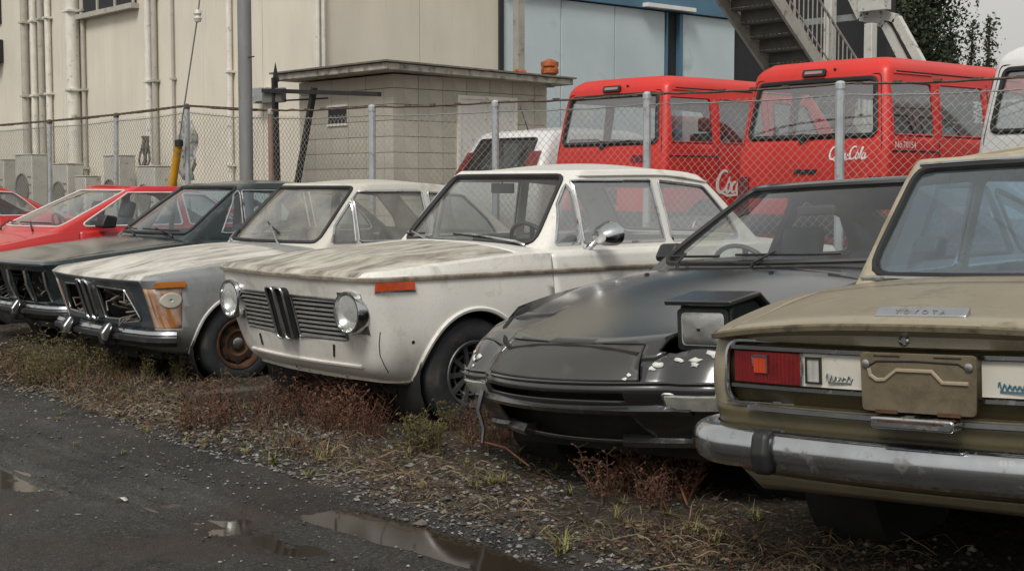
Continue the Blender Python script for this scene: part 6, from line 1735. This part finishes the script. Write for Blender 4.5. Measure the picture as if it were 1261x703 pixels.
def weeds():
    r = random.Random(31)
    def tuft_mesh(name, n, h, spread, w, m):
        V, Fc = [], []
        for k in range(n):
            a = r.uniform(0, 6.28); hh = h * r.uniform(.45, 1.0); le = spread * r.uniform(.3, 1); d = Vector((math.cos(a), math.sin(a), 0)); s_ = Vector((-d.y, d.x, 0)); P = []
            b = Vector((r.uniform(-.02, .02), r.uniform(-.02, .02), -.01))
            for q in range(5):
                t = q / 4; P.append(b + d * le * t**1.6 + Vector((0, 0, hh * (t - .35 * t**3))))
            o = len(V)
            for q, p in enumerate(P):
                ww = w * (1 - q / 4.4) * (1 if q else .7); V += [tuple(p - s_ * ww), tuple(p + s_ * ww)]
            Fc += [(o + 2 * q, o + 2 * q + 1, o + 2 * q + 3, o + 2 * q + 2) for q in range(4)]
        me = bpy.data.meshes.new(name); me.from_pydata(V, [], Fc); me.materials.append(m); return me
    def stalk_mesh(name, n, h, m):
        mb = MB()
        for k in range(n):
            a = r.uniform(0, 6.28); p = Vector((r.uniform(-.06, .06), r.uniform(-.06, .06), -.01)); P = [p.copy()]; d = Vector((math.cos(a) * .25, math.sin(a) * .25, 1)); L = h * r.uniform(.5, 1)
            for q in range(5):
                p = p + d.normalized() * L / 5; d += Vector((r.uniform(-.3, .3), r.uniform(-.3, .3), 0)); P.append(p.copy())
                for e in range(3):
                    b = r.uniform(0, 6.28); t = p + Vector((math.cos(b) * .05, math.sin(b) * .05, r.uniform(.0, .05))) * r.uniform(.4, 1)
                    mb.tube([p, t], [.0014, .0008], n=3, cap=False)
                    c = t; e1 = Vector((r.uniform(-1, 1), r.uniform(-1, 1), r.uniform(-1, 1))).normalized() * r.uniform(.006, .014); e2 = e1.orthogonal().normalized() * .005
                    mb.add([c - e1, c + e2, c + e1, c - e2], [(0, 1, 2, 3)])
            mb.tube(P, [.0028, .0025, .002, .0018, .0015, .001], n=4, cap=False)
        me = bpy.data.meshes.new(name); me.from_pydata(mb.v, [], mb.f); me.materials.append(m); return me
    green = island_mat('green_blade', [(.12, .14, .03), (.18, .18, .04), (.09, .11, .025), (.24, .21, .07), (.15, .13, .05)], .6)
    yel = island_mat('straw_blade', [(.30, .24, .09), (.24, .18, .07), (.20, .19, .05), (.34, .27, .12)], .7)
    red = island_mat('red_brown_stalk', [(.14, .05, .028), (.10, .04, .025), (.17, .075, .035), (.08, .035, .02), (.12, .07, .035)], .8)
    olive = island_mat('olive_stalk', [(.10, .085, .03), (.13, .10, .04), (.08, .06, .03), (.14, .12, .03)], .8)
    tm = [tuft_mesh('grass_tuft', 26, .13, .13, .0042, green), tuft_mesh('grass_tuft', 20, .16, .15, .0036, yel), tuft_mesh('grass_tuft', 30, .09, .12, .004, green)]
    sm = [stalk_mesh('weed_stalks', 8, .30, red), stalk_mesh('weed_stalks', 7, .24, red), stalk_mesh('weed_stalks', 8, .22, olive), stalk_mesh('weed_stalks', 5, .34, olive)]
    def put(me, name, label, cat, grp, px, py, s=1.0):
        p = at_z(px, py, .03); o = bpy.data.objects.new(name, me); COL.objects.link(o)
        o.location = (p.x, p.y, gz(p.x, p.y)); o.rotation_euler = (0, 0, r.uniform(0, 6.28)); o.scale = (s, s, s); tag(o, label, cat, grp); return o
    for i, (x, y, s) in enumerate(((337, 562, 1.0), (403, 565, .95), (605, 598, 1.05), (690, 672, 1.15), (520, 600, .7), (380, 582, .8), (852, 660, .9), (880, 672, .8), (455, 560, .6), (640, 560, .8), (575, 545, .8), (300, 545, .5), (178, 528, .6), (760, 640, .7), (800, 590, .7), (930, 640, .7), (250, 540, .5))):
        put(tm[i % 3], 'grass_tuft', 'low green-yellow grass tuft growing in the gravel verge', 'grass', 'grass tufts on the gravel verge', x, y, s)
    rr = random.Random(8)
    for i in range(46):
        x = rr.uniform(60, 900); y = 505 + (x - 60) * .165 + rr.gauss(0, 16) - (18 if x > 500 else 0)
        put(tm[rr.choice((1, 1, 0, 2))], 'grass_tuft', 'low green-yellow grass tuft growing in the gravel verge', 'grass', 'grass tufts on the gravel verge', x, y, rr.uniform(.3, .65))
    spots = [(rr.uniform(340, 500), rr.uniform(488, 520), 0) for _ in range(34)] + [(rr.uniform(390, 480), rr.uniform(520, 545), 1) for _ in range(10)] + [(rr.uniform(230, 330), rr.uniform(505, 530), 1) for _ in range(7)]
    for x, y, k in spots: put(sm[k], 'weed_stalks', 'reddish-brown dried weed stalks in front of the white saloon', 'weed', 'dried weeds in front of the white saloon', x, y, rr.uniform(.6, 1.1))
    spots = [(rr.uniform(20, 235), rr.uniform(432, 475), 2 + rr.randrange(2)) for _ in range(46)]
    for x, y, k in spots: put(sm[k], 'weed_stalks', 'olive-brown dried weed stalks beneath the old coupe bumpers', 'weed', 'dried weeds beneath the old coupes', x, y, rr.uniform(.6, 1.1))
    spots = [(rr.uniform(560, 700), rr.uniform(525, 560), rr.randrange(4)) for _ in range(22)] + [(rr.uniform(730, 850), rr.uniform(590, 630), rr.randrange(2)) for _ in range(14)] + [(rr.uniform(500, 580), rr.uniform(530, 560), 2) for _ in range(10)]
    for x, y, k in spots: put(sm[k], 'weed_stalks', 'tangled dry weed stalks under the nose of the black sports coupe', 'weed', 'dry weeds under the black coupe', x, y, rr.uniform(.5, .95))
    # plank and sticks
    a, b = at_z(236, 498, .05), at_z(388, 486, .05); c = (a + b) / 2; d = b - a
    o = obj('timber_plank', MB().box((-d.length / 2, -.06, -.05), (d.length / 2, .06, .05)), mat('wet_timber', (.055, .048, .04), .75, var=.35, scale=5, vec=(1, 8, 8), bump=.5, bscale=20), bevel=.008)
    o.location = (c.x, c.y, gz(c.x, c.y) + .045); o.rotation_euler = (0, 0, math.atan2(d.y, d.x)); tag(o, 'grey weathered timber plank on the ground before the white saloon', 'plank')
    for (x0, y0, x1, y1), lb in zip(((588, 551, 652, 578), (706, 572, 760, 588), (810, 572, 846, 622)), ('reddish bare stick lying below the black coupe bumper', 'pale straw stalk lying on the verge gravel', 'long arching dry stalk near the tan saloon')):
        a, b = at_z(x0, y0, .05), at_z(x1, y1, .05); m = (a + b) / 2 + Vector((0, 0, .04)); z = gz(m.x, m.y)
        P = [a + Vector((0, 0, z)) - m, Vector((.01, .01, .01)), b + Vector((0, 0, z - .02)) - m]
        o = obj('dry_stick', MB().tube(P, [.005, .006, .004], n=5), mat('stick_bark', (.20, .075, .045), .7, var=.3)); o.location = m; tag(o, lb, 'stick')
    # scrap paper on the asphalt
    p = at_z(150, 609, .0); o = obj('paper_scrap', MB().grid([[(-.035, -.012, 0), (-.03, .014, .004)], [(0, -.010, .012), (.0, .016, .010)], [(.04, -.006, .002), (.036, .012, .006)]]), mat('scrap_paper', (.45, .43, .40), .8), solid=.001)
    o.location = (p.x, p.y, gz(p.x, p.y) + .006); tag(o, 'small crumpled white paper scrap on the asphalt', 'litter')

# ================================================================ trees
def tree(name, label, px, d, h, rx, cz0, n, leaf, dens, conifer=True, seed=1, cols=None, base=None):
    r = np.random.default_rng(seed); q = ray(px, 228); q = q * (d / q.length); u, v = q.x, q.y
    E = empty(name, None, (u, v, YARD)); tag(E, label, 'tree', 'trees beyond the yard')
    tm = mat('tree_bark', (.06, .048, .036), .9, var=.3, bump=.5)
    mb = MB(); mb.tube([(0, 0, -.2), (.03, 0, h * .35), (-.04, .03, h * .7), (0, 0, h * .98)], [h * .022, h * .016, h * .009, .01], n=8)
    limbs = []
    for k in range(dens):
        z = lerp(cz0, .97, (k + .5) / dens) * h; a = k * 2.4 + r.uniform(-.4, .4)
        t = (z / h - cz0) / (1 - cz0)
        L = rx * ((1 - t) ** .75 * 1.0 if conifer else math.sqrt(max(.05, 1 - (2 * t - .8)**2 * .8))) * r.uniform(.55, 1.15)
        e = Vector((math.cos(a) * L, math.sin(a) * L, z + L * (.25 if conifer else .45))); s = Vector((0, 0, z)); mb.tube([s, (s + e) / 2 + Vector((0, 0, .05 * L)), e], [h * .006, h * .004, .008], n=5); limbs.append((s, e, L))
    obj('trunk', mb, tm, E)
    V, Fc = [], []
    per = n // len(limbs)
    for s, e, L in limbs:
        for k in range(per):
            t = r.uniform(.15, 1.08); p = np.array(s.lerp(e, t)) + r.normal(0, .10 * L + .10, 3) * (.6 + .5 * t)
            a = r.normal(0, 1, 3); a /= np.linalg.norm(a); b = np.cross(a, r.normal(0, 1, 3)); b /= np.linalg.norm(b); l = leaf * r.uniform(.6, 1.3); o = len(V)
            V += [tuple(p - a * l), tuple(p + b * l * .55), tuple(p + a * l), tuple(p - b * l * .55)]; Fc.append((o, o + 1, o + 2, o + 3))
    mb = MB(); mb.v, mb.f = V, Fc
    obj_raw('crown', mb, island_mat(name + '_leaf', cols or [(.030, .045, .016), (.045, .06, .02), (.02, .032, .012), (.06, .07, .025), (.035, .05, .022)], .7), E)
    return E
def trees():
    tree('broad_evergreen_tree', 'tall dense dark evergreen tree rising beside the roofed stair block', 1130, 36, 9.0, 1.05, .10, 22000, .06, 80, False, 3)
    tree('broad_evergreen_tree', 'shorter round evergreen right of the tall dark tree', 1163, 39, 4.9, .5, .10, 4500, .055, 36, False, 9)
    tree('slender_conifer_tree', 'thin ragged conifer with sparse upright branches', 1193, 40, 5.4, .36, .2, 1100, .055, 20, True, 4)
    tree('slender_conifer_tree', 'thin pointed conifer beside the white van roof', 1214, 40, 5.5, .36, .2, 1200, .055, 20, True, 6)
    tree('broad_evergreen_tree', 'dark evergreen hidden mostly behind the red van roof', 1100, 42, 6.6, 1.2, .1, 9000, .07, 50, False, 12)
# ================================================================ build
terrain()
buildings()
fence()
yard_things()
trees()
white_saloon()
old_coupe('white')
old_coupe('dark')
_rc = red_coupe()
c2 = copy_tree(_rc.root); c2.location = (-18.6, 4.95, 0); tag(c2, 'red coupe at the far end of the row, mostly cut off by the frame', 'car')
black_sports()
tan_saloon()
van('red_delivery_van', 'red delivery van with white script logo on its tailgate', -7.24, 10.75, 'red', logo_rear=True, number='No.70154')
van('red_delivery_van', 'red delivery van with white script lettering low on its side', -10.05, 10.85, 'red', logo_side=True)
van('white_van', 'white van parked beyond the fence behind the tan saloon', -4.68, 10.85, 'white')
white_hatch()
litter()
straw()
weeds()
